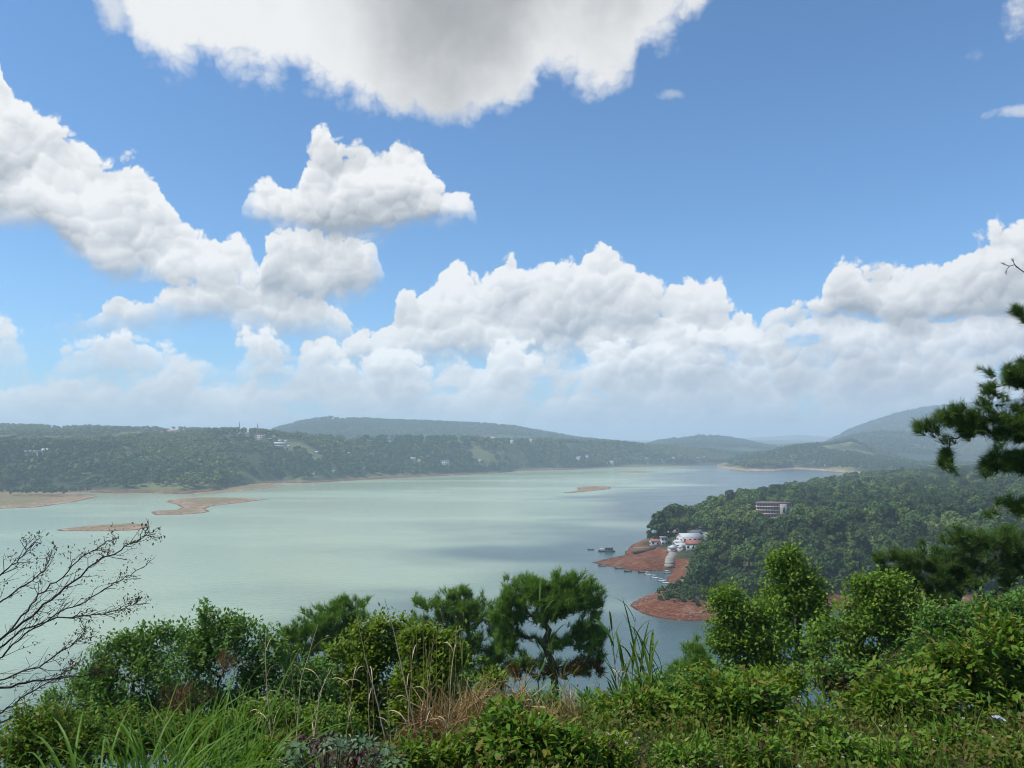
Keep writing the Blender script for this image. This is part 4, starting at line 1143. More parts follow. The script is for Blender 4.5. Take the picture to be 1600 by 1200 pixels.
dd = np.repeat(dirs[:n_] / (np.linalg.norm(dirs[:n_], axis=1, keepdims=True) + 1e-9), 5, 0) * 0.7 + rng.normal(size=(n_ * 5, 3)) * 0.3
dd[:, 2] += 0.45
v, f = scatter(TUFT, pos, dd, 0.19 * rng.uniform(.8, 1.2, len(pos)), rng)
obj('crown', mesh_np('crown', localise(v, root), f, [M_PINED]), o)
v, f = scatter(TUFT_D, twig, dirs[n_:] , np.full(len(twig), 0.07), rng)
obj('bare_twig_needles', mesh_np('bare_twig_needles', localise(v, root), f, [M_TWIG]), o)

# bare-branched tree at the left
rng = np.random.default_rng(61)
D1 = 10.0
root = root_at(-150, D1)
br = [[(-150, 1180), (-60, 1050), (0, 1000), (50, 962), (95, 924), (149, 880), (190, 858), (222, 842), (238, 832)],
      [(-60, 1050), (0, 1029), (38, 991), (95, 956), (152, 928), (190, 902), (228, 884)],
      [(0, 1012), (32, 985), (89, 967), (136, 962), (177, 956), (205, 948), (218, 938)],
      [(-100, 960), (0, 899), (32, 874), (52, 848)],
      [(-80, 1085), (0, 1060), (63, 1042), (104, 1012), (125, 1000), (134, 975)],
      [(-90, 1090), (0, 1072), (60, 1064), (133, 1056), (160, 1050)],
      [(-90, 1160), (0, 1114), (47, 1083), (95, 1056), (125, 1035)],
      [(0, 1000), (40, 960), (60, 930), (90, 905), (130, 870), (165, 850), (180, 838)],
      [(-60, 990), (0, 938), (40, 915), (70, 890), (78, 870)],
      [(-90, 1200), (0, 1130), (40, 1115), (80, 1118), (110, 1105)]]
parts, lpos, ldir = [], [], []
for bi, b_ in enumerate(br):
    dj = rng.uniform(-.5, .5)
    pth = np.array([at(px, py, D1 + dj * min(1, max(0, (px + 60) / 120))) for px, py in b_])
    t = np.linspace(0, len(pth) - 1, len(pth) * 4)
    pth = np.stack([np.interp(t, np.arange(len(pth)), pth[:, k]) for k in range(3)], -1)
    pth[1:-1] += rng.normal(size=(len(pth) - 2, 3)) * 0.012
    r0 = 0.019 if bi in (0, 5) else 0.013
    rad = np.linspace(r0, 0.004, len(pth))
    parts.append(tube(pth, rad, 6))
    for i in range(3, len(pth)):
        for _ in range(2 if (i > len(pth) * .3 and rng.uniform() < .45) else 1):
            d = pth[i] - pth[i - 1]; d /= np.linalg.norm(d) + 1e-9
            d = d * 1.25 + np.array([.1, 0, .15]) + rng.normal(size=3) * np.array([.38, .4, .42]); d /= np.linalg.norm(d)
            L = rng.uniform(.10, .36) * (1.15 - .75 * i / len(pth))
            mid = pth[i] + d * L * .5 + rng.normal(size=3) * .03
            end = mid + (d + rng.normal(size=3) * .4) * L * .5
            parts.append(tube([pth[i], mid, end], [0.0045, 0.0032, 0.0018], 4))
            e2 = mid + (d + rng.normal(size=3) * .6) * L * .45
            parts.append(tube([mid, (mid + e2) / 2 + rng.normal(size=3) * .015, e2], [0.003, 0.0025, 0.0016], 4))
            if rng.uniform() < (0.62 if i > len(pth) * .45 else .25):
                k_ = rng.integers(6, 16)
                lpos.append(end + rng.normal(size=(k_, 3)) * .05); ldir.append(np.tile(end - mid, (k_, 1)) * 2 + rng.normal(size=(k_, 3)) * .25)
trunk = [root, root + (-0.05, 0, .8), np.array(at(-150, 1180, D1)), np.array(at(-120, 1080, D1)), np.array(at(-100, 960, D1)), np.array(at(-110, 820, D1)), np.array(at(-90, 700, D1))]
parts.append(tube(trunk, [.09, .08, .065, .045, .034, .022, .01], 8))
wv, wf = join_np(parts)
o = thing('bare_tree', 'nearly leafless dark-twigged tree leaning out over the water', 'tree', root)
obj('trunk', mesh_np('trunk', localise(wv, root), wf, [M_TWIG], smooth=True), o)
lp, ld = np.concatenate(lpos), np.concatenate(ldir)
v, f = scatter(LEAF, lp, ld, rng.uniform(.025, .05, len(lp)), rng, roll=(0, 0, 1))
obj('sparse_leaves', mesh_np('sparse_leaves', localise(v, root), f, [M_OLIVE]), o)

# ------------------------------------------------------------------ blades, reeds, canes
def blade_mesh(name, L, w, bend, fold, mat, nseg=9, lean=0.2, twist=0.0):
    """arching blade rising along Z, bending towards +X"""
    Vb, Fb = [], []
    x = z = 0.0
    a = lean
    for i in range(nseg + 1):
        t = i / nseg
        ww = w * (0.55 + 1.3 * t) * (1 - t) ** 0.55 * 1.15 if t < 1 else 0.0005
        tw = twist * t
        dy, dn = math.cos(tw) * ww / 2, math.sin(tw) * ww / 2
        nx, nz = -math.cos(a), math.sin(a)
        Vb += [(x + nx * dn, -dy, z + nz * dn), (x - nx * fold * ww, 0, z - nz * fold * ww), (x - nx * dn, dy, z - nz * dn)]
        st = L / nseg
        x += math.sin(a) * st; z += math.cos(a) * st
        a += bend / nseg * (0.4 + 1.2 * t)
    for i in range(nseg):
        k = i * 3
        Fb += [(k, k + 1, k + 4, k + 3), (k + 1, k + 2, k + 5, k + 4)]
    return mesh_np(name, np.array(Vb), [Fb], [mat], smooth=True)
def grass_clump(name, label, cat, px, D, n, Lr, w, seed, mat, spread=0.25, bends=(0.5, 2.6), group=None, cam_bias=0.0, leans=(0.05, 0.5), rad=None):
    rng = np.random.default_rng(seed)
    root = root_at(px, D, 0.03)
    o = thing(name, label, cat, root, 0, group)
    pool = [blade_mesh('blade', rng.uniform(*Lr), w * rng.uniform(.6, 1.25), rng.uniform(*bends), 0.22, mat, 10, rng.uniform(*leans), rng.uniform(-.9, .9)) for _ in range(min(n, 26))]
    for i in range(n):
        a = rng.uniform(0, 6.283)
        r = spread * math.sqrt(rng.uniform())
        x, y = math.cos(a) * r, math.sin(a) * r
        b_ = obj('blade', pool[i % len(pool)], o, (x, y, float(hill_z(root[0] + x, root[1] + y)) - root[2] - 0.02), a + rng.normal() * 0.9)
        s_ = rng.uniform(.7, 1.15); b_.scale = (s_, s_, s_)
    return o
GG = 'clumps of long grass at the viewpoint edge'
grass_clump('grass_clump', 'lush clump of broad arching bright green grass blades', 'grass', 190, 4.6, 200, (0.6, 1.1), 0.020, 71, M_GRASS, 0.40, (1.2, 3.4), GG)
grass_clump('grass_clump', 'thin-bladed green grass beside the lush arching clump', 'grass', 320, 5.4, 220, (0.6, 1.15), 0.012, 72, M_GRASS, 0.42, (0.4, 1.8), GG)
grass_clump('grass_clump', 'upright narrow-bladed green grass at the foot of the bare-branched tree', 'grass', 60, 4.8, 70, (0.35, 0.75), 0.013, 73, M_GRASS, 0.30, (0.4, 1.6), GG)
grass_clump('grass_clump', 'fresh green grass tuft between the two leafy bushes', 'grass', 1300, 9.6, 60, (0.4, 0.75), 0.030, 74, M_GRASS, 0.42, (0.5, 1.6), GG)
grass_clump('grass_clump', 'wispy green grass at the foot of the tall reeds', 'grass', 955, 9.0, 70, (0.5, 0.9), 0.016, 75, M_GRASS, 0.40, (0.3, 1.4), GG)

def reed(name, label, stems, D, seed, mat, leaf_L=(0.5, 0.9), leaf_w=0.035, n_leaf=7, group=None, rootpx=None, cane=None, r=0.008, low=0.35):
    """reeds: each stem a polyline in photo pixels; leaves leave the stem as long blades"""
    rng = np.random.default_rng(seed)
    root = root_at(rootpx if rootpx is not None else stems[0][0][0], D, 0.03)
    o = thing(name, label, 'reed', root, 0, group)
    pool = [blade_mesh('leaf', rng.uniform(*leaf_L), leaf_w * rng.uniform(.7, 1.2), rng.uniform(.1, 1.3), 0.2, mat, 8, rng.uniform(.12, .5), rng.uniform(-.5, .5)) for _ in range(12)]
    for st in stems:
        dj = rng.uniform(-.35, .35)
        pth = np.array([at(px, py, D + dj) for px, py in st])
        pth = np.concatenate([[[pth[0][0], D + dj, float(hill_z(pth[0][0], D + dj)) - .05]], pth])
        rad = np.linspace(r, r * .3, len(pth))
        v, f = tube(pth, rad, 6)
        s_ = obj('stem', mesh_np('stem', localise(v, root), f, [cane or mat], smooth=True), o)
        seg = np.linalg.norm(np.diff(pth, axis=0), axis=1); cum = np.concatenate([[0], np.cumsum(seg)])
        for k in range(n_leaf):
            tt = cum[-1] * (low + (1 - low) * (k + rng.uniform(0, .8)) / n_leaf)
            q = np.array([np.interp(tt, cum, pth[:, c]) for c in range(3)])
            a = rng.choice([0, math.pi]) + rng.normal() * .7
            lf = obj('leaf', pool[rng.integers(0, 12)], o, tuple(q - root), a)
            sc_ = rng.uniform(.6, 1.05) * (1.0 if k < n_leaf - 2 else .75)
            lf.scale = (sc_, sc_, sc_)
    return o
M_REED = leaf_mat('reed_leaves', [(0.05, 0.11, 0.025), (0.07, 0.13, 0.03), (0.09, 0.15, 0.04)], trans=0.35, per='object', var=0.1)
RG = 'tall reeds on the slope'
reed('reed_clump', 'tall green reeds with broad pointed leaves standing right of the spreading pine', [[(965, 1120), (962, 1060), (958, 1000), (955, 975)], [(985, 1120), (988, 1050), (990, 1000), (993, 965)], [(1005, 1120), (1000, 1060), (1003, 1010), (1010, 990)], [(1018, 1110), (1015, 1060), (1020, 1020)], [(975, 1120), (972, 1080), (975, 1030)], [(1030, 1110), (1028, 1070), (1035, 1040)]], 11.5, 81, M_REED, (0.5, 0.9), 0.062, 11, RG, low=0.4)
reed('reed_clump', 'slim green reeds in front of the forked pine trunk', [[(868, 1160), (872, 1090), (862, 1020), (846, 960), (842, 935)], [(850, 1160), (845, 1100), (838, 1050)], [(890, 1160), (885, 1100), (880, 1050)], [(820, 1160), (822, 1110), (818, 1070)]], 12.0, 82, M_REED, (0.4, 0.7), 0.05, 9, RG, low=0.4)
M_REEDY = leaf_mat('yellowing_reed_leaves', [(0.10, 0.13, 0.03), (0.12, 0.15, 0.03), (0.15, 0.15, 0.05)], trans=0.35, per='object', var=0.1)
reed('reed_clump', 'yellowing reeds growing beside the yellow-green tree', [[(640 + i * 9, 1180), (645 + i * 9, 1110), (642 + i * 10, 1050), (640 + i * 10.5, 1000 - (i % 3) * 22)] for i in range(9)], 13.5, 83, M_REEDY, (0.5, 0.9), 0.022, 6, RG, cane=M_STRAW, low=0.5, rootpx=675)
def cane(stems, D, seed, label, r=0.0095):
    rng = np.random.default_rng(seed)
    for st in stems:
        pth = np.array([at(px, py, D) for px, py in st])
        root = np.array([pth[0][0], D, float(hill_z(pth[0][0], D)) - .05])
        t = np.linspace(0, len(pth) - 1, len(pth) * 4)
        pth = np.stack([np.interp(t, np.arange(len(pth)), pth[:, k]) for k in range(3)], -1)
        pth = np.concatenate([[root], pth]); pth[2:-1] += rng.normal(size=(len(pth) - 3, 3)) * .003
        v, f = tube(pth, np.linspace(r, r * .22, len(pth)), 6)
        o = thing('dry_cane', label, 'cane', root, 0, 'dry canes sticking up from the slope')
        obj('stem', mesh_np('stem', localise(v, root), f, [M_CANE], smooth=True), o)
        for k in range(3):
            q = pth[int(len(pth) * rng.uniform(.25, .8))]
            lf = obj('dry_leaf', blade_mesh('dry_leaf', rng.uniform(.18, .4), .010, rng.uniform(1.5, 3.2), .2, M_CANE, 7, rng.uniform(.1, .5), 1.2), o, tuple(q - root), rng.uniform(0, 6.28))
cane([[(427, 1190), (415, 1048), (415, 985)]], 8.0, 91, 'straight pale dry cane in front of the rust-patched shrub')
cane([[(464, 1168), (469, 1067), (497, 975)]], 8.0, 92, 'leaning pale dry cane in front of the low round-topped pine')
cane([[(608, 1183), (587, 1087), (570, 1025), (557, 960)]], 8.5, 93, 'thin dry cane bending across the yellow-green tree')
cane([[(656, 1169), (636, 1080), (618, 997), (601, 936)]], 8.5, 94, 'tallest dry cane, rising past the top of the yellow-green tree', 0.012)
cane([[(491, 1152), (501, 1080), (519, 1042)]], 8.0, 95, 'short dry cane behind the purple-leaved plant')
cane([[(702, 1180), (704, 1060), (714, 977)]], 9.5, 96, 'dry cane among the yellowing reeds')
cane([[(960, 1150), (940, 1090), (925, 1040)], [(985, 1150), (968, 1075), (958, 1030)], [(1000, 1120), (985, 1060), (975, 1010)], [(905, 1160), (885, 1090), (868, 1045)], [(920, 1160), (892, 1100), (880, 1060)]], 10.0, 97, 'dry cane leaning at the foot of the tall reeds', 0.008)

_r = random.Random(5)
thin_l = 'thin dry stalk standing among the pale canes'
for k_ in range(16):
    px_ = 405 + 21 * k_ + _r.uniform(-8, 8); dx_ = _r.uniform(-9, 9); top_ = _r.uniform(990, 1085)
    cane([[(px_, 1190), (px_ + dx_, (1190 + top_) / 2), (px_ + dx_ * _r.uniform(1.5, 3), top_)]], _r.uniform(7.6, 9.6), 200 + k_, thin_l, 0.0055)
# heap of dry grass
def straw_heap(label, ells, D, n, seed, px, L=(0.3, 0.9), mat=None, wdt=0.006, up=0.95):
    rng = np.random.default_rng(seed)
    root = root_at(px, D, 0.05)
    p = ell_points(ells, D, n, rng, 0.8, 0.5)
    parts = []
    for q in p:
        d = rng.normal(size=3) * np.array([.6, .5, .45]); d[2] += up; d /= np.linalg.norm(d)
        l = rng.uniform(*L)
        a, b_, c = q - d * l * .5, q + rng.normal(size=3) * .05, q + d * l * .5 - np.array([0, 0, .1 * l])
        s = np.cross(d, rng.normal(size=3)); s /= np.linalg.norm(s); s *= wdt * rng.uniform(.5, 1.2)
        parts.append((np.array([a - s, a + s, b_ - s, b_ + s, c - s * .3, c + s * .3]), [[(0, 1, 3, 2), (2, 3, 5, 4)]]))
    v, f = join_np(parts)
    o = thing('dry_grass_heap', label, 'dry grass', root)
    h_ = obj('straws', mesh_np('straws', localise(v, root), f, [mat or M_STRAW]), o)
    h_['kind'] = 'stuff'
    return o
straw_heap('tangled heap of dead brown grass behind the round leafy bush', [(720, 1130, 70, 40), (770, 1110, 60, 34), (690, 1170, 60, 30), (790, 1150, 50, 30)], 9.0, 800, 101, 730, (0.4, 1.05), wdt=0.007)
straw_heap('upright dead grass under the forked pine trunk', [(880, 1120, 50, 30), (850, 1140, 50, 24), (930, 1140, 40, 30)], 10.0, 520, 102, 880, (0.4, 0.9), wdt=0.006)
straw_heap('rust-brown dead stalks below the canes', [(440, 1175, 40, 30), (620, 1180, 50, 26), (660, 1150, 30, 40)], 8.6, 420, 103, 560, mat=M_RUST)
straw_heap('rust-brown dead fern tangled in the tall dark shrub', [(352, 1035, 26, 18), (300, 1085, 44, 20), (280, 1105, 40, 14)], 15.0, 260, 104, 320, (0.2, 0.5), M_RUST)

# ------------------------------------------------------------------ leafy bushes close by
def bush(name, label, ells, D, seed, mat, px, n_att=150, n_per=7, leaf=0.085, spread=0.07, n_sep=80, cat='bush', group='leafy bushes along the viewpoint edge'):
    rng = np.random.default_rng(seed)
    root = root_at(px, D, 0.05)
    n_att = int(n_att * 1.9); n_per = int(n_per * 1.7); leaf *= 1.15
    ells = [(e[0], e[1] - 8, e[2] * 1.15, e[3] * 1.25) for e in ells]
    att = ell_points(ells, D, n_att, rng, 1.2, 0.4)
    gz = hill_z(att[:, 0], att[:, 1])
    att[:, 2] = np.maximum(att[:, 2], gz + 0.06)
    stem = [root + (0, 0, .15), root + (0.02, 0, .3)]
    (wv, wf), dirs = grow(root, stem, att, rng, 0.003, rmax=0.03, up=0.2)
    o = thing(name, label, cat, root, 0, group)
    obj('stems', mesh_np('stems', localise(wv, root), wf, [M_BARK], smooth=True), o).name = 'stem'
    n = len(att) * n_per
    pos = np.repeat(att, n_per, 0) + rng.normal(size=(n, 3)) * spread
    pos[:, 2] = np.maximum(pos[:, 2], hill_z(pos[:, 0], pos[:, 1]) + 0.02)
    cen = att.mean(0)
    out = pos - cen; out /= np.linalg.norm(out, axis=1, keepdims=True) + 1e-9
    d = out * .7 + rng.normal(size=(n, 3)) * .6; d[:, 2] -= .1
    scl = leaf * rng.uniform(.6, 1.25, n)
    # the leaves that face the viewer and show largest are parts of their own
    front = np.argsort((pos - cen) @ np.array([0, 1.0, -0.45]) + rng.normal(size=n) * .05)
    sep_i, rest = front[:n_sep], front[n_sep:]
    v, f = scatter(LEAF, pos[rest], d[rest], scl[rest], rng, roll=(0, 0, 1))
    fo = obj('foliage', mesh_np('foliage', localise(v, root), f, [mat]), o); fo['kind'] = 'stuff'
    single = [mesh_np('leaf', LEAF[0] * np.array([w_, 1, h_]), LEAF[1], [mat]) for w_, h_ in ((1, 1), (1.2, 1.5), (.85, .6))]
    M = rot_from(d[sep_i], rng, (0, 0, 1))
    for k, i in enumerate(sep_i):
        lf = obj('leaf', single[k % 3], o)
        lf.matrix_local = Matrix.LocRotScale(Vector(pos[i] - root), Matrix(M[k].tolist()).to_quaternion(), Vector((scl[i],) * 3))
    return o
bush('bush', 'low round bush of glossy dark green leaves in front of the dead grass', [(800, 1165, 60, 34), (850, 1180, 60, 24), (760, 1185, 40, 20), (900, 1180, 34, 22)], 6.6, 111, M_MID, 810, 220, 7, 0.075, 0.05)
bush('bush', 'wide leafy bush at the foot of the tall reeds', [(1010, 1110, 40, 26), (980, 1150, 50, 36), (1050, 1140, 50, 34), (1010, 1170, 60, 20)], 8.8, 112, M_MID, 1010, 220, 7, 0.085, 0.06)
bush('bush', 'bright leafy bush under the rounded bright green tree', [(1130, 1095, 50, 26), (1180, 1110, 50, 32), (1110, 1140, 44, 34), (1200, 1150, 44, 26), (1150, 1160, 50, 24)], 8.4, 113, M_MID, 1150, 260, 7, 0.082, 0.06)
bush('bush', 'dome-shaped leafy bush beside the white litter', [(1400, 1090, 50, 26), (1370, 1115, 44, 28), (1440, 1100, 48, 30), (1410, 1135, 60, 22)], 9.0, 114, M_MID, 1405, 260, 7, 0.085, 0.06)
bush('bush', 'tallest leafy bush below the brownish pine', [(1490, 1028, 40, 26), (1550, 1012, 48, 30), (1600, 1035, 40, 44), (1520, 1080, 60, 34), (1580, 1110, 50, 30)], 9.4, 115, M_MID, 1545, 280, 7, 0.085, 0.06)
bush('bush', 'pale yellow-green feathery bush between the bright bush and slender trunk', [(1205, 1072, 40, 12), (1240, 1066, 20, 9)], 10.0, 116, M_YGREEN, 1215, 90, 9, 0.045, 0.05, 30)
bush('bush', 'small yellow-green sapling over the dead grass heap', [(775, 1070, 18, 9), (757, 1085, 14, 7), (765, 1118, 14, 7)], 11.0, 117, M_YGREEN, 765, 36, 7, 0.07, 0.05, 20)
bush('bush', 'little leafy weed in front of the thin-bladed grass', [(440, 1190, 34, 16), (400, 1200, 30, 12)], 6.4, 118, M_MID, 420, 60, 7, 0.06, 0.04, 30)

for k_, (px_, py_, D_, m_, nm_) in enumerate([(1270, 1150, 7.6, M_MID, 'in front of the fresh grass tuft'), (1310, 1185, 6.9, M_LIME, 'with lighter leaves in front of the fresh grass tuft'), (1180, 1190, 6.8, M_MID, 'in front of the bright leafy bush'), (1480, 1165, 7.4, M_MID, 'in front of the dome-shaped bush'), (1390, 1195, 6.8, M_LIME, 'with pale leaves in front of the dome-shaped bush'), (1580, 1190, 6.9, M_MID, 'below the white litter'), (1075, 1190, 6.8, M_LIME, 'with pale leaves below the wide leafy bush'), (950, 1190, 6.8, M_YGREEN, 'with yellowish leaves beside the low round bush'), (690, 1195, 6.6, M_YGREEN, 'with yellowish leaves below the dead grass heap'), (630, 1200, 6.4, M_MID, 'between the purple-leaved plant and the dead grass heap')]):
    bush('weed', 'knee-high leafy weed ' + nm_, [(px_, py_, 34, 14), (px_ + 18, py_ - 8, 18, 12), (px_ - 22, py_ + 3, 18, 10)], D_, 140 + k_, m_, px_, 44, 6, 0.055, 0.05, 24, 'weed', 'leafy weeds on the viewpoint ground')
# purple and blue-green castor plant: palmate leaves
def palmate(mat, lobes=8):
    Vp, Fp = [(0, 0, 0)], []
    n = lobes
    for i in range(n):
        a = R(-140 + 280 * i / (n - 1))
        Ls = 1.0 - 0.35 * abs(a) / R(140)
        c, s = math.sin(a), math.cos(a)
        px_, py_ = s, -c
        wv_ = .10
        k = len(Vp)
        Vp += [(c * .28 * Ls - px_ * 0 + -s * 0, s * .28 * Ls, .02)]
        Vp += [(c * .55 * Ls + s * wv_, s * .55 * Ls - c * wv_, .05), (c * Ls, s * Ls, -.12), (c * .55 * Ls - s * wv_, s * .55 * Ls + c * wv_, .05), (c * .6 * Ls, s * .6 * Ls, 0.0)]
        a2 = R(180 / n)
        Vp += [(math.sin(a - a2) * .2, math.cos(a - a2) * .2, .04), (math.sin(a + a2) * .2, math.cos(a + a2) * .2, .04)]
        Fp += [(0, k + 5, k), (0, k, k + 6), (k + 5, k + 1, k + 4), (k + 5, k + 4, k), (k, k + 4, k + 3), (k, k + 3, k + 6), (k + 1, k + 2, k + 4), (k + 4, k + 2, k + 3)]
    return mesh_np('leaf', np.array(Vp), [Fp], [mat])
M_CAS = leaf_mat('castor_leaves', [(0.05, 0.11, 0.07), (0.07, 0.13, 0.085), (0.09, 0.15, 0.10), (0.08, 0.06, 0.075)], trans=0.2, rough=0.35, per='object', var=0.1)
M_CASP = leaf_mat('purple_castor_leaves', [(0.07, 0.035, 0.055), (0.055, 0.035, 0.05), (0.08, 0.02, 0.035)], trans=0.25, rough=0.35, per='object', var=0.1)
rng = np.random.default_rng(121)
root = root_at(525, 5.8, 0.03)
o = thing('castor_plant', 'low plant with star-shaped blue-green and purple leaves', 'plant', root)
lm = [palmate(M_CAS), palmate(M_CASP)]
crown_pts = []
for i in range(44):
    px, py = 455 + 165 * rng.uniform(), 1215 - 62 * rng.uniform() ** 0.8
    if py < 1150 and (px < 480 or px > 575): py += 30
    D = 5.8 + rng.uniform(-.35, .45)
    p_ = np.array(at(px, py, D))
    dr = np.array([rng.normal() * .6, -0.7 + rng.normal() * .4, rng.normal() * .25 - .2])
    Mx = rot_from(dr[None], rng, (0, -.3, 1))[0]
    lf = obj('leaf', lm[1 if rng.uniform() < .3 else 0], o)
    lf.matrix_local = Matrix.LocRotScale(Vector(p_ - root), Matrix(Mx.tolist()).to_quaternion(), Vector((rng.uniform(.09, .16),) * 3))
    a = np.array([root[0] + (p_[0] - root[0]) * .35, root[1] + (p_[1] - root[1]) * .35, root[2] + .02])
    v, f = tube([a, (a + p_) / 2 + (0, 0, .03), p_], [.006, .004, .003], 5)
    obj('stalk', mesh_np('stalk', localise(v, root), f, [M_CASP], smooth=True), o)

# ------------------------------------------------------------------ ground cover
rng = np.random.default_rng(131)
n = 80000
gx, gy = rng.uniform(-7, 11, n * 2), 3.2 + 10.5 * rng.uniform(size=n * 2) ** 1.3
ok = (np.abs(gx) < gy * 0.74 + .4) & (rng.uniform(size=n * 2) < np.where(gx > -1.2, 1.0, .55))
gx, gy = gx[ok][:n], gy[ok][:n]
hh = np.clip(fbm(gx * 1.3 + 5, gy * 1.3 + 9, 3) + .42, .1, 1) ** 1.6 * .75
gz = hill_z(gx, gy) + rng.uniform(0, 1, len(gx)) * hh
d = rng.normal(size=(len(gx), 3)) * .8; d[:, 2] += .45
M_COVER = leaf_mat('ground_cover_leaves', [(0.045, 0.085, 0.015), (0.065, 0.115, 0.02), (0.09, 0.14, 0.026), (0.12, 0.13, 0.035), (0.12, 0.085, 0.04), (0.07, 0.05, 0.025)], trans=0.3)
v, f = scatter(LEAFS, np.stack([gx, gy, gz], -1), d, rng.uniform(.025, .075, len(gx)), rng, roll=(0, 0, 1))
tag(obj('ground_cover', mesh_np('ground_cover', v, f, [M_COVER])), 'low leafy weeds covering the viewpoint ground', None, None, 'stuff')
ng_ = 8000
gx, gy = rng.uniform(-7, 11, ng_ * 2), 3.2 + 10 * rng.uniform(size=ng_ * 2) ** 1.2
ok = np.abs(gx) < gy * .74 + .4
gx, gy = gx[ok][:ng_], gy[ok][:ng_]
BL = (np.array([(-.02, 0, 0), (.02, 0, 0), (-.016, .5, .04), (.016, .5, .04), (0, 1, .16)]), [[(0, 1, 3), (0, 3, 2), (2, 3, 4)]])
d = rng.normal(size=(len(gx), 3)) * .33; d[:, 2] += 1
v, f = scatter(BL, np.stack([gx, gy, hill_z(gx, gy) - .02], -1), d, rng.uniform(.12, .42, len(gx)), rng)
tag(obj('short_grass', mesh_np('short_grass', v, f, [M_GRASS])), 'thin short grass among the weeds', None, None, 'stuff')
# lilac weed flowers
M_LILAC = leaf_mat('lilac_petals', [(0.45, 0.42, 0.62), (0.55, 0.52, 0.68), (0.62, 0.60, 0.66)], trans=0.25)
fx = rng.uniform(.6, 6.5, 110); fy = rng.uniform(5.5, 10.5, 110)
fz = hill_z(fx, fy) + rng.uniform(.14, .30, 110)
ball = []
for x, y, z in zip(fx, fy, fz):
    k = 14
    v_ = rng.normal(size=(k, 3)); v_[:, 2] = np.abs(v_[:, 2]); v_ /= np.linalg.norm(v_, axis=1, keepdims=True)
    ball.append(scatter(LEAFS, np.tile([x, y, z], (k, 1)) + v_ * .004, v_, rng.uniform(.010, .018, k), rng))
v, f = join_np(ball)
tag(obj('weed_flowers', mesh_np('weed_flowers', v, f, [M_LILAC])), 'tiny lilac flower heads scattered among the weeds', None, None, 'stuff')
M_WHITEP = leaf_mat('white_petals', [(0.7, 0.7, 0.66), (0.78, 0.78, 0.74)], trans=0.25)
root = root_at(430, 6.0, 0.02)
o = thing('flower_plant', 'flat cluster of tiny white flowers beside the purple-leaved plant', 'flower', root)
for k in range(5):
    c = np.array(at(418 + 9 * k, 1192 - 5 * math.sin(k * 1.3), 6.0 + .06 * (k % 2)))
    pts_ = c + rng.normal(size=(26, 3)) * np.array([.016, .016, .004])
    v, f = scatter(LEAFS, pts_, rng.normal(size=(26, 3)) * .5 + (0, 0, 1), np.full(26, .010), rng)
    obj('flower_head', mesh_np('flower_head', localise(v, root), f, [M_WHITEP]), o)
    v, f = tube([root, (root + c) / 2, c], [.004, .003, .002], 5)
    obj('stalk', mesh_np('stalk', localise(v, root), f, [M_DEEP]), o)
# crumpled wrapper
c = wat(1560, 1146, 0)
x, y, z = at(1560, 1146, 8.0)
z = float(hill_z(x, 8.0))
nn_ = 9
gxx, gyy = np.meshgrid(np.linspace(-.055, .055, nn_), np.linspace(-.028, .028, nn_))
zz = rng.uniform(0, .05, gxx.shape) * (1 - (gxx / .075) ** 2)
P = np.stack([gxx + rng.normal(size=gxx.shape) * .012, gyy + rng.normal(size=gxx.shape) * .012, zz], -1)
M_LITTER = simple_mat('wrapper', (0.33, 0.36, 0.43), 0.5, 0.1, 8, 0.5)
me = grid_mesh('litter', P, M_LITTER)
o = obj('litter', me, None, (x, 8.0, z + .17), 0.5)
o.rotation_euler = (0.25, 0.2, -.5)
tag(o, 'crumpled white plastic wrapper lying in the weeds', 'litter')

# ------------------------------------------------------------------ buildings and boats
M_WALLW = simple_mat('white_wall', (0.42, 0.41, 0.38), 0.85, 0.12, 0.6)
M_WALLC = simple_mat('stained_pink_wall', (0.47, 0.37, 0.32), 0.9, 0.35, 0.35)
M_WALLG = simple_mat('grey_wall', (0.28, 0.28, 0.27), 0.9, 0.2, 0.5)
M_ROOFW = simple_mat('white_sheet_roof', (0.42, 0.44, 0.47), 0.5, 0.06, 0.5)
M_ROOFR = simple_mat('red_roof', (0.26, 0.10, 0.09), 0.7, 0.25, 0.6)
M_ROOFD = simple_mat('dark_slate_roof', (0.085, 0.09, 0.10), 0.7, 0.2, 0.6)
M_ROOFB = simple_mat('brown_tin_roof', (0.17, 0.13, 0.09), 0.7, 0.25, 0.6)
M_WIN = simple_mat('dark_window', (0.03, 0.035, 0.04), 0.15, 0.1, 1.0, 0.6)
M_CONC = simple_mat('concrete', (0.25, 0.245, 0.225), 0.9, 0.15, 0.4)
M_HULL = simple_mat('boat_hull', (0.10, 0.11, 0.12), 0.6, 0.2, 1.0)
M_HULLW = simple_mat('white_boat_paint', (0.48, 0.50, 0.50), 0.5, 0.1, 1.0)
M_STEEL = simple_mat('mast_steel', (0.30, 0.28, 0.28), 0.5, 0.1, 1.0, 0.5, 0.4)
def bx(x0, x1, y0, y1, z0, z1):
    V_ = np.array([(x, y, z) for z in (z0, z1) for y in (y0, y1) for x in (x0, x1)], float)
    return V_, [[(0, 2, 3, 1), (4, 5, 7, 6), (0, 1, 5, 4), (2, 6, 7, 3), (0, 4, 6, 2), (1, 3, 7, 5)]]
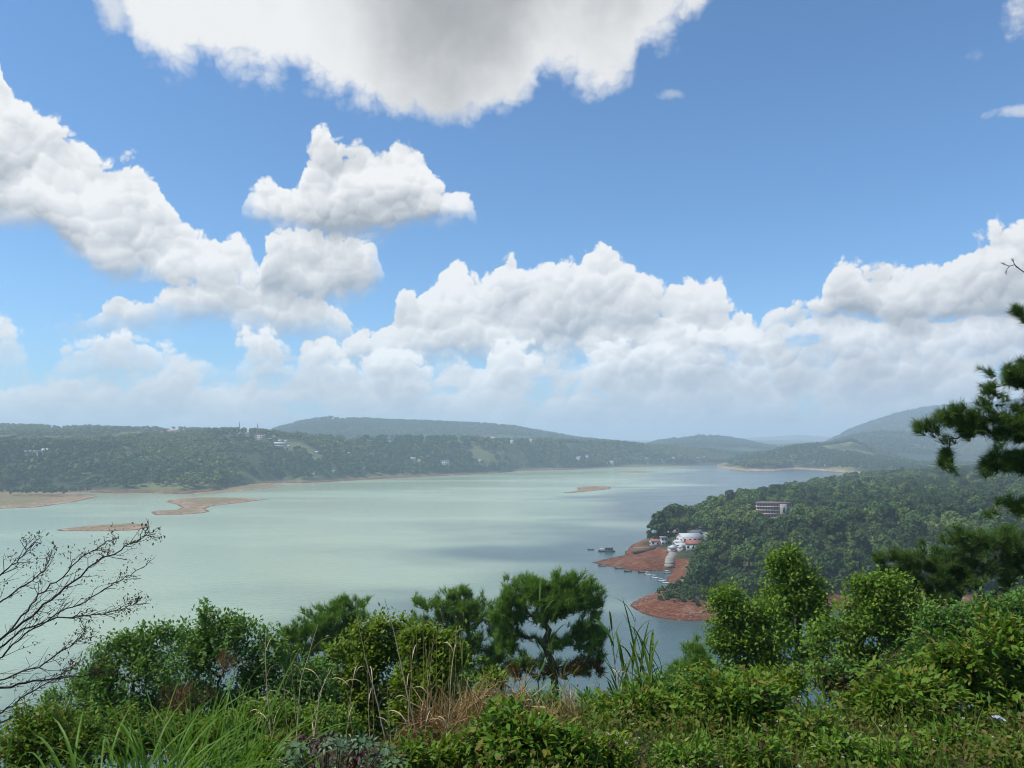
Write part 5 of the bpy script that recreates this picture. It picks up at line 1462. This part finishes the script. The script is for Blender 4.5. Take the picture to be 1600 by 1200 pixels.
def gable(L, W, z, h, over=0.4, t=0.15):
    """ridge along X"""
    a, b_ = L / 2 + over, W / 2 + over
    V_ = np.array([(-a, -b_, z), (a, -b_, z), (a, 0, z + h), (-a, 0, z + h), (-a, b_, z), (a, b_, z), (-a, -b_, z + t), (a, -b_, z + t), (a, 0, z + h + t), (-a, 0, z + h + t), (-a, b_, z + t), (a, b_, z + t)], float)
    return V_, [[(0, 3, 2, 1), (3, 4, 5, 2), (6, 7, 8, 9), (9, 8, 11, 10), (0, 1, 7, 6), (4, 10, 11, 5), (1, 2, 8, 7), (2, 5, 11, 8), (0, 6, 9, 3), (3, 9, 10, 4)]]
def hip(L, W, z, h, over=0.4, r=0.0):
    a, b_, k = L / 2 + over, W / 2 + over, max(0.01, r * L / 2)
    V_ = np.array([(-a, -b_, z), (a, -b_, z), (a, b_, z), (-a, b_, z), (-k, 0, z + h), (k, 0, z + h)], float)
    return V_, [[(0, 1, 5, 4), (2, 3, 4, 5)], [(1, 2, 5), (3, 0, 4), ], [(0, 3, 2, 1)]]
def gable_wall(L, W, z, h):
    """walls with gable ends"""
    V_, F_ = bx(-L / 2, L / 2, -W / 2, W / 2, -1.0, z)
    k = len(V_)
    V2 = np.array([(-L / 2, -W / 2, z), (-L / 2, W / 2, z), (-L / 2, 0, z + h), (L / 2, -W / 2, z), (L / 2, W / 2, z), (L / 2, 0, z + h)], float)
    return np.concatenate([V_, V2]), [F_[0], np.array([(0, 2, 1), (3, 4, 5)]) + k]
def part(name, arr, mat, parent, label=None, kind=None):
    o = obj(name, mesh_np(name, arr[0], arr[1], [mat]), parent)
    if label: o['label'] = label
    return o
_wincache = {}
def windows(parent, L, W, z0, storeys, sh, nx, w=1.1, h=1.3, faces='fs', ny=2):
    for s in range(storeys):
        zc = z0 + s * sh + sh * .55
        if 'f' in faces:
            for i in range(nx):
                x = -L / 2 + (i + .5) * L / nx
                win(parent, x, -W / 2 - .03, zc, w, h, 0)
        if 's' in faces:
            for i in range(ny):
                y = -W / 2 + (i + .5) * W / ny
                win(parent, -L / 2 - .03, y, zc, w, h, 1)
def win(parent, x, y, z, w, h, side):
    key = (round(w, 2), round(h, 2), side)
    if key not in _wincache:
        _wincache[key] = mesh_np('window', *(bx(-w / 2, w / 2, -.05, .05, -h / 2, h / 2) if not side else bx(-.05, .05, -w / 2, w / 2, -h / 2, h / 2)), [M_WIN])
    return obj('window', _wincache[key], parent, (x, y, z))
def on_prom(px, py):
    """point of the promontory surface seen at a photo pixel"""
    z = 5.0
    for _ in range(25):
        x, y = wat(px, py, z)
        z2 = float(prom_at(np.array(x), np.array(y))[0]); z = z * .5 + z2 * .5
    return x, y, z
def house(name, label, px, py, L, W, H, roof, wall, rz, storeys=1, nx=3, kind='gable', rh=1.6, group=None, cat='building', loc=None):
    o = thing(name, label, cat, loc or on_prom(px, py), rz, group)
    if kind == 'gable':
        part('wall', gable_wall(L, W, H, rh), wall, o); part('roof', gable(L, W, H, rh), roof, o)
    elif kind == 'flat':
        part('wall', bx(-L / 2, L / 2, -W / 2, W / 2, -1.5, H), wall, o); part('roof', bx(-L / 2 - .3, L / 2 + .3, -W / 2 - .3, W / 2 + .3, H + .003, H + .3), roof, o)
    else:
        part('wall', bx(-L / 2, L / 2, -W / 2, W / 2, -1.0, H), wall, o); part('roof', hip(L, W, H + .003, rh, .4, 0.0 if kind == 'tent' else .5), roof, o)
    if nx: windows(o, L, W, 0, storeys, H / storeys, nx, min(1.4, L / nx * .5), H / storeys * .45)
    return o
RG_ = 'resort buildings on the promontory'
house('hall', 'large white-roofed gabled hall among the resort buildings', 1077, 848, 14, 9, 4.0, M_ROOFW, M_WALLW, 0.25, 1, 4, rh=2.2, group=RG_)
house('hall', 'long flat white-roofed shed in front of the gabled hall', 1068, 853, 13, 5.0, 3.2, M_ROOFW, M_WALLW, 0.2, 1, 4, 'gable', .8, group=RG_)
house('hall', 'short white-roofed shed between the long shed and the tents', 1066, 858, 9, 4.2, 3.0, M_ROOFW, M_WALLG, 0.15, 1, 3, 'gable', .7, group=RG_)
house('marquee', 'pointed white marquee at the top of the concrete steps', 1052, 862, 6.0, 6.0, 2.6, M_ROOFW, M_WALLW, 0.1, 1, 0, 'tent', 2.0, RG_, 'tent')
house('marquee', 'smaller white marquee beside the red-roofed house', 1064, 861, 3.6, 3.6, 2.4, M_ROOFW, M_WALLW, 0.2, 1, 0, 'tent', 1.6, RG_, 'tent')
house('house', 'white house with dull red roof by the concrete steps', 1084, 859, 9, 6.5, 4.0, M_ROOFR, M_WALLW, -0.35, 1, 3, rh=2.0, group=RG_)
house('house', 'dark slate-roofed house behind the white gabled hall', 1089, 842, 11, 8, 3.8, M_ROOFD, M_WALLG, 0.1, 1, 3, 'hip', 2.4, RG_)
house('house', 'pale house with a row of dark windows beyond the slate-roofed house', 1114, 843, 12, 6, 4.0, M_CONC, M_WALLG, 0.1, 1, 5, 'flat', group=RG_)
house('house', 'small grey-roofed hut under the trees beyond the pale house', 1128, 831, 9, 5, 3.0, M_ROOFD, M_WALLG, -0.2, 1, 2, 'gable', 1.4, RG_)
house('house', 'low white house with red roof at the grassy point', 1026, 852, 9, 5, 3.0, M_ROOFR, M_WALLW, 0.1, 1, 3, 'gable', 1.0, RG_)
house('house', 'small white two-storey house under the dark trees at the point', 1037, 851, 4.5, 4.5, 5.0, M_CONC, M_WALLW, 0.0, 2, 2, 'flat', group=RG_)
house('house', 'tan house tucked under the trees at the point', 1052, 836, 7, 6, 5.0, M_ROOFB, M_WALLC, 0.2, 2, 2, 'hip', 1.5, RG_)
house('boat_shed', 'long brown tin-roofed open shed on the red shore', 1006, 861, 15, 4.0, 2.0, M_ROOFB, M_ROOFB, 0.22, 1, 0, 'gable', .7, RG_, 'shed')
# concrete steps down to the water
p_top = np.array(on_prom(1052, 864)); p_bot = np.array(on_prom(1045, 888))
o = thing('stairway', 'broad pale concrete stairway from the resort to the water', 'steps', p_bot, 0)
N_ST = 12
for i in range(N_ST):
    a = p_bot + (p_top - p_bot) * (i / N_ST) - p_bot; b2 = p_bot + (p_top - p_bot) * ((i + 1) / N_ST) - p_bot
    zt = max(a[2], float(prom_at(np.array(p_bot[0] + b2[0]), np.array(p_bot[1] + b2[1]))[0]) - p_bot[2]) + .55
    cxm = (a[0] + b2[0]) / 2
    part('step', bx(cxm - 2.6, cxm + 2.6, a[1], b2[1] - .25, zt - 2.2, zt), M_CONC, o)
part('string_wall', bx(-3.2, -2.75, -.5, float((p_top - p_bot)[1]), -1.5, .4), M_CONC, o)
# derelict hotel
hx_, hy_, hz_ = on_prom(1209, 809)
zb = hz_
o = thing('hotel', 'weathered pinkish four-storey hotel block rising out of the wood', 'building', (hx_, hy_, zb), R(-14))
HS = hy_ / 760.0 * 1.05
o.scale = (HS, HS, HS)
L_, Wd_, Hh = 31.0, 12.0, 13.6
part('wall', bx(-L_ / 2, 5.0, -Wd_ / 2, Wd_ / 2, -3, Hh), M_WALLC, o)
part('stair_tower', bx(5.01, 11.5, -Wd_ / 2 - 1.2, Wd_ / 2, -3, Hh - .3), M_CONC, o, 'plain pale stair tower')
part('wing', bx(11.51, L_ / 2, -Wd_ / 2 + .4, Wd_ / 2, -3, Hh - .6), M_WALLC, o)
part('roof', hip(L_, Wd_, Hh + .003, 1.4, .8, .8), simple_mat('rust_roof', (0.15, 0.10, 0.095), .85, .3, .4), o, 'low rust-red roof')
for s in range(4):
    z_s = s * 3.3 + .4
    b_ = part('balcony', bx(-L_ / 2 - .4, 4.9, -Wd_ / 2 - 1.1, -Wd_ / 2 - .003, z_s - .15, z_s + .75), M_WALLC, o)
    for i in range(8):
        win(o, -L_ / 2 + 1.3 + i * 2.45, -Wd_ / 2 - .04, z_s + 1.75, 1.1, 1.3, 0)
    for i in range(2): win(o, 12.6 + i * 1.8, -Wd_ / 2 + .36, z_s + 1.6, 1.2, 1.6, 0)
    for i in range(4): win(o, -L_ / 2 - .04, -4 + i * 2.7, z_s + 1.6, 1.3, 1.5, 1)
win(o, 8.4, -Wd_ / 2 - 1.24, 8.0, 1.6, 5.0, 0)
# boats
def hull(L, W, H, n=10):
    Vb = []
    for i in range(n + 1):
        t = i / n * 2 - 1
        w_ = W / 2 * (1 - abs(t) ** 2.6) ** .6 + .03
        sh = H * (1 + .35 * abs(t) ** 3)
        Vb += [(t * L / 2, -w_, sh), (t * L / 2, -w_ * .6, -.1), (t * L / 2, w_ * .6, -.1), (t * L / 2, w_, sh), (t * L / 2, w_ * .8, sh * .55), (t * L / 2, -w_ * .8, sh * .55)]
    Fb = []
    for i in range(n):
        for j in range(6):
            a, b_ = i * 6 + j, i * 6 + (j + 1) % 6
            Fb.append((a, b_, b_ + 6, a + 6))
    return np.array(Vb), [Fb]
def rowboat(px, py, rz, label, white=True, L=5.2, canopy=False, group='small boats moored along the red shore'):
    x, y = wat(px, py)
    o = thing('boat', label, 'boat', (x, y, 0.02), rz, group)
    part('hull', hull(L, 1.6, .55), M_HULLW if white else M_HULL, o)
    for k in (-.22, .2): part('bench', bx(L * k - .15, L * k + .15, -.6, .6, .36, .42), M_ROOFB, o)
    if canopy:
        part('canopy', bx(-1.2, 1.2, -.75, .75, 1.5, 1.58), M_ROOFW, o)
        for sx in (-1.1, 1.1):
            for sy in (-.65, .65): part('post', bx(sx - .04, sx + .04, sy - .04, sy + .04, .4, 1.497), M_STEEL, o)
    return o
lbls = 'small dark wooden boat drawn up against the red shore'
for px, py, rz in ((941, 884.5, -.1), (967, 888.5, -.2), (981, 893, .05), (1003, 894.5, .1), (960, 873, .2)): rowboat(px, py, rz, lbls, False, 4.8)
lblw = 'small white motor boat moored in the bay by the concrete steps'
for px, py, rz in ((1012, 898, -.5), (1022.5, 903, -.45), (1033, 908, -.3), (1043, 896, .2), (1039, 911, -.4)): rowboat(px, py, rz, lblw, True, 4.4, True)
rowboat(923, 859, 0.0, 'low dark skiff beside the houseboat', False, 4.5, group=None)
x, y = wat(948, 862)
o = thing('houseboat', 'grey-roofed houseboat anchored off the point', 'boat', (x, y, 0.02), -0.2)
part('hull', hull(11.5, 3.6, .7), M_HULL, o)
part('deck', bx(-4.6, 4.6, -1.45, 1.45, .62, .72), M_ROOFB, o)
cab = part('cabin', bx(-1.0, 4.2, -1.3, 1.3, .723, 2.5), M_WALLG, o)
for k in range(3): win(cab, -.2 + k * 1.6, -1.33, 1.75, .9, .8, 0)
part('roof', bx(-1.6, 4.7, -1.6, 1.6, 2.503, 2.68), M_ROOFD, o)
part('awning', bx(-4.4, -1.7, -1.3, 1.3, 2.1, 2.2), M_ROOFW, o)
for sx in (-4.3, -1.9):
    for sy in (-1.2, 1.2): part('post', bx(sx - .05, sx + .05, sy - .05, sy + .05, .723, 2.097), M_STEEL, o)

# ------------------------------------------------------------------ far shore houses
def land_at(P, px, py):
    """front-most point of a lofted land sheet under a photo pixel (nearest by picture position)"""
    q = P.reshape(-1, 3)
    a, b_ = px_of(q)
    i = np.argmin((a - px) ** 2 + (b_ - py) ** 2 + q[:, 1] * .002)
    return q[i]
def far_house(name, label, px, py, w_px, h_px, roof, wall, P=None, kind='gable', rh=.45, group='houses scattered on the far shore', lift=2.0, rz=None, storeys=1, cat='house'):
    P = PA if P is None else P
    l = land_at(P, px, py)
    D = l[1]
    k = D / FPX
    L, H = w_px * k, h_px * k
    W = min(max(L * .7, 5.0), 16.0)
    x, y, z = at(px, py, D)
    rz = random.uniform(-.25, .25) if rz is None else rz
    o = thing(name, label, cat, (x, y, z), rz, group)
    hw = H * (1 - rh) if kind != 'flat' else H
    if kind == 'gable':
        V_, F_ = gable_wall(L, W, hw, H * rh); V_[:, 2] = np.where(V_[:, 2] < -.5, -12, V_[:, 2])
        part('wall', (V_, F_), wall, o); part('roof', gable(L, W, hw, H * rh, .5, .3), roof, o)
    else:
        part('wall', bx(-L / 2, L / 2, -W / 2, W / 2, -12, hw), wall, o); part('roof', bx(-L / 2 - .5, L / 2 + .5, -W / 2 - .5, W / 2 + .5, hw + .003, hw + .5), roof, o)
    if h_px > 3.5:
        nx = max(2, int(L / 5))
        windows(o, L, W, 0, storeys, hw / storeys, nx, L / nx * .45, hw / storeys * .45, 'f')
    return o
# row of gabled white lodges
gl = 'white gabled hillside lodge in the row on stilts above the left wood'
for i, px in enumerate((40.5, 47.5, 54.5)):
    far_house('lodge', gl, px, 712, 5.6, 8.5, M_ROOFD, M_WALLW, kind='gable', rh=.5, group='white gabled lodges', storeys=2, rz=R(90) if False else 0.0, cat='lodge')
far_house('lodge', 'white flat-terraced lodge at the end of the gabled row', 62, 713, 7.0, 8.5, M_ROOFW, M_WALLW, kind='flat', group='white gabled lodges', storeys=3, rz=0.0, cat='lodge')
for px in (67.5, 74.5):
    far_house('lodge', 'small white peaked lodge uphill of the terraced lodge', px, 706.5, 4.2, 5.5, M_ROOFW, M_WALLW, kind='gable', rh=.55, group='white gabled lodges', rz=0.0, cat='lodge')
far_house('building', 'long red-roofed building on the grassy skyline', 271, 676, 19, 4.5, M_ROOFR, M_WALLW, rh=.6, group=None, rz=0.0, cat='building')
far_house('building', 'tall pinkish block beside the larger mast', 408, 686, 11, 8, M_CONC, M_WALLC, kind='flat', group=None, rz=0.0, storeys=3, cat='building')
far_house('building', 'large white building on the dark wooded slope below the masts', 437, 696, 18, 5, M_ROOFW, M_WALLW, kind='gable', rh=.4, group=None, rz=0.0, cat='building')
far_house('building', 'white villa on the wooded skyline under the long ridge', 609, 690, 9, 6.5, M_ROOFD, M_WALLW, kind='gable', group=None, rz=0.0, storeys=2, cat='building')
far_house('building', 'white terraced building near the middle of the far shore', 695, 725, 14, 6, M_ROOFW, M_WALLW, kind='flat', group=None, rz=0.0, storeys=2, cat='building')
far_house('hut', 'yellow hut on the grassy knoll of the headland', 1316, 707, 6, 4, simple_mat('yellow_roof', (0.62, 0.52, 0.10), .7, .1, .5), M_WALLW, PB, group=None, cat='hut')
hw_l = 'tiny white house among the trees of the far shore'
for px, py, w_, h_ in FAR_HOUSES:
    far_house('house', hw_l, px, py, w_, h_, random.choice([M_ROOFW, M_ROOFW, M_ROOFD, M_ROOFR]), M_WALLW, kind=random.choice(['gable', 'flat']))
hb = 'tiny pale house on the low headland'
for px, py in ((1170, 724), (1208, 722), (1215, 719), (1255, 726), (1265, 725), (1180, 728), (1290, 727), (1420, 692)):
    far_house('house', hb, px, py, 4, 2.4, random.choice([M_ROOFW, M_ROOFR]), M_WALLW, P_H5 if px > 1400 else PB, group='houses on the headland')
# lattice masts
def mast(px, py_top, py_base, label, D):
    x, y, z = at(px, py_base, D)
    H = (py_base - py_top) * D / FPX
    o = thing('radio_mast', label, 'mast', (x, y, z - 3), 0)
    r0 = H * .06
    for sx in (-1, 1):
        for sy in (-1, 1):
            v, f = tube([(sx * r0, sy * r0, -6), (sx * r0 * .3, sy * r0 * .3, H + 3)], [.45, .28], 5)
            part('leg', (v, f), M_STEEL, o)
    for k in range(9):
        zz = H * k / 9; r = r0 * (1 - .7 * zz / H)
        for s in (-1, 1):
            part('brace', tube([(-r, s * r, zz), (r, s * r, zz + H / 9)], [.2, .2], 4), M_STEEL, o)
    part('antenna', tube([(0, 0, H + 2.5), (0, 0, H + 8)], [.3, .1], 5), M_STEEL, o)
mast(374, 660, 671, 'thin radio mast on the wooded skyline', 2000)
mast(402, 663, 684, 'taller radio mast beside the pinkish block', 1800)
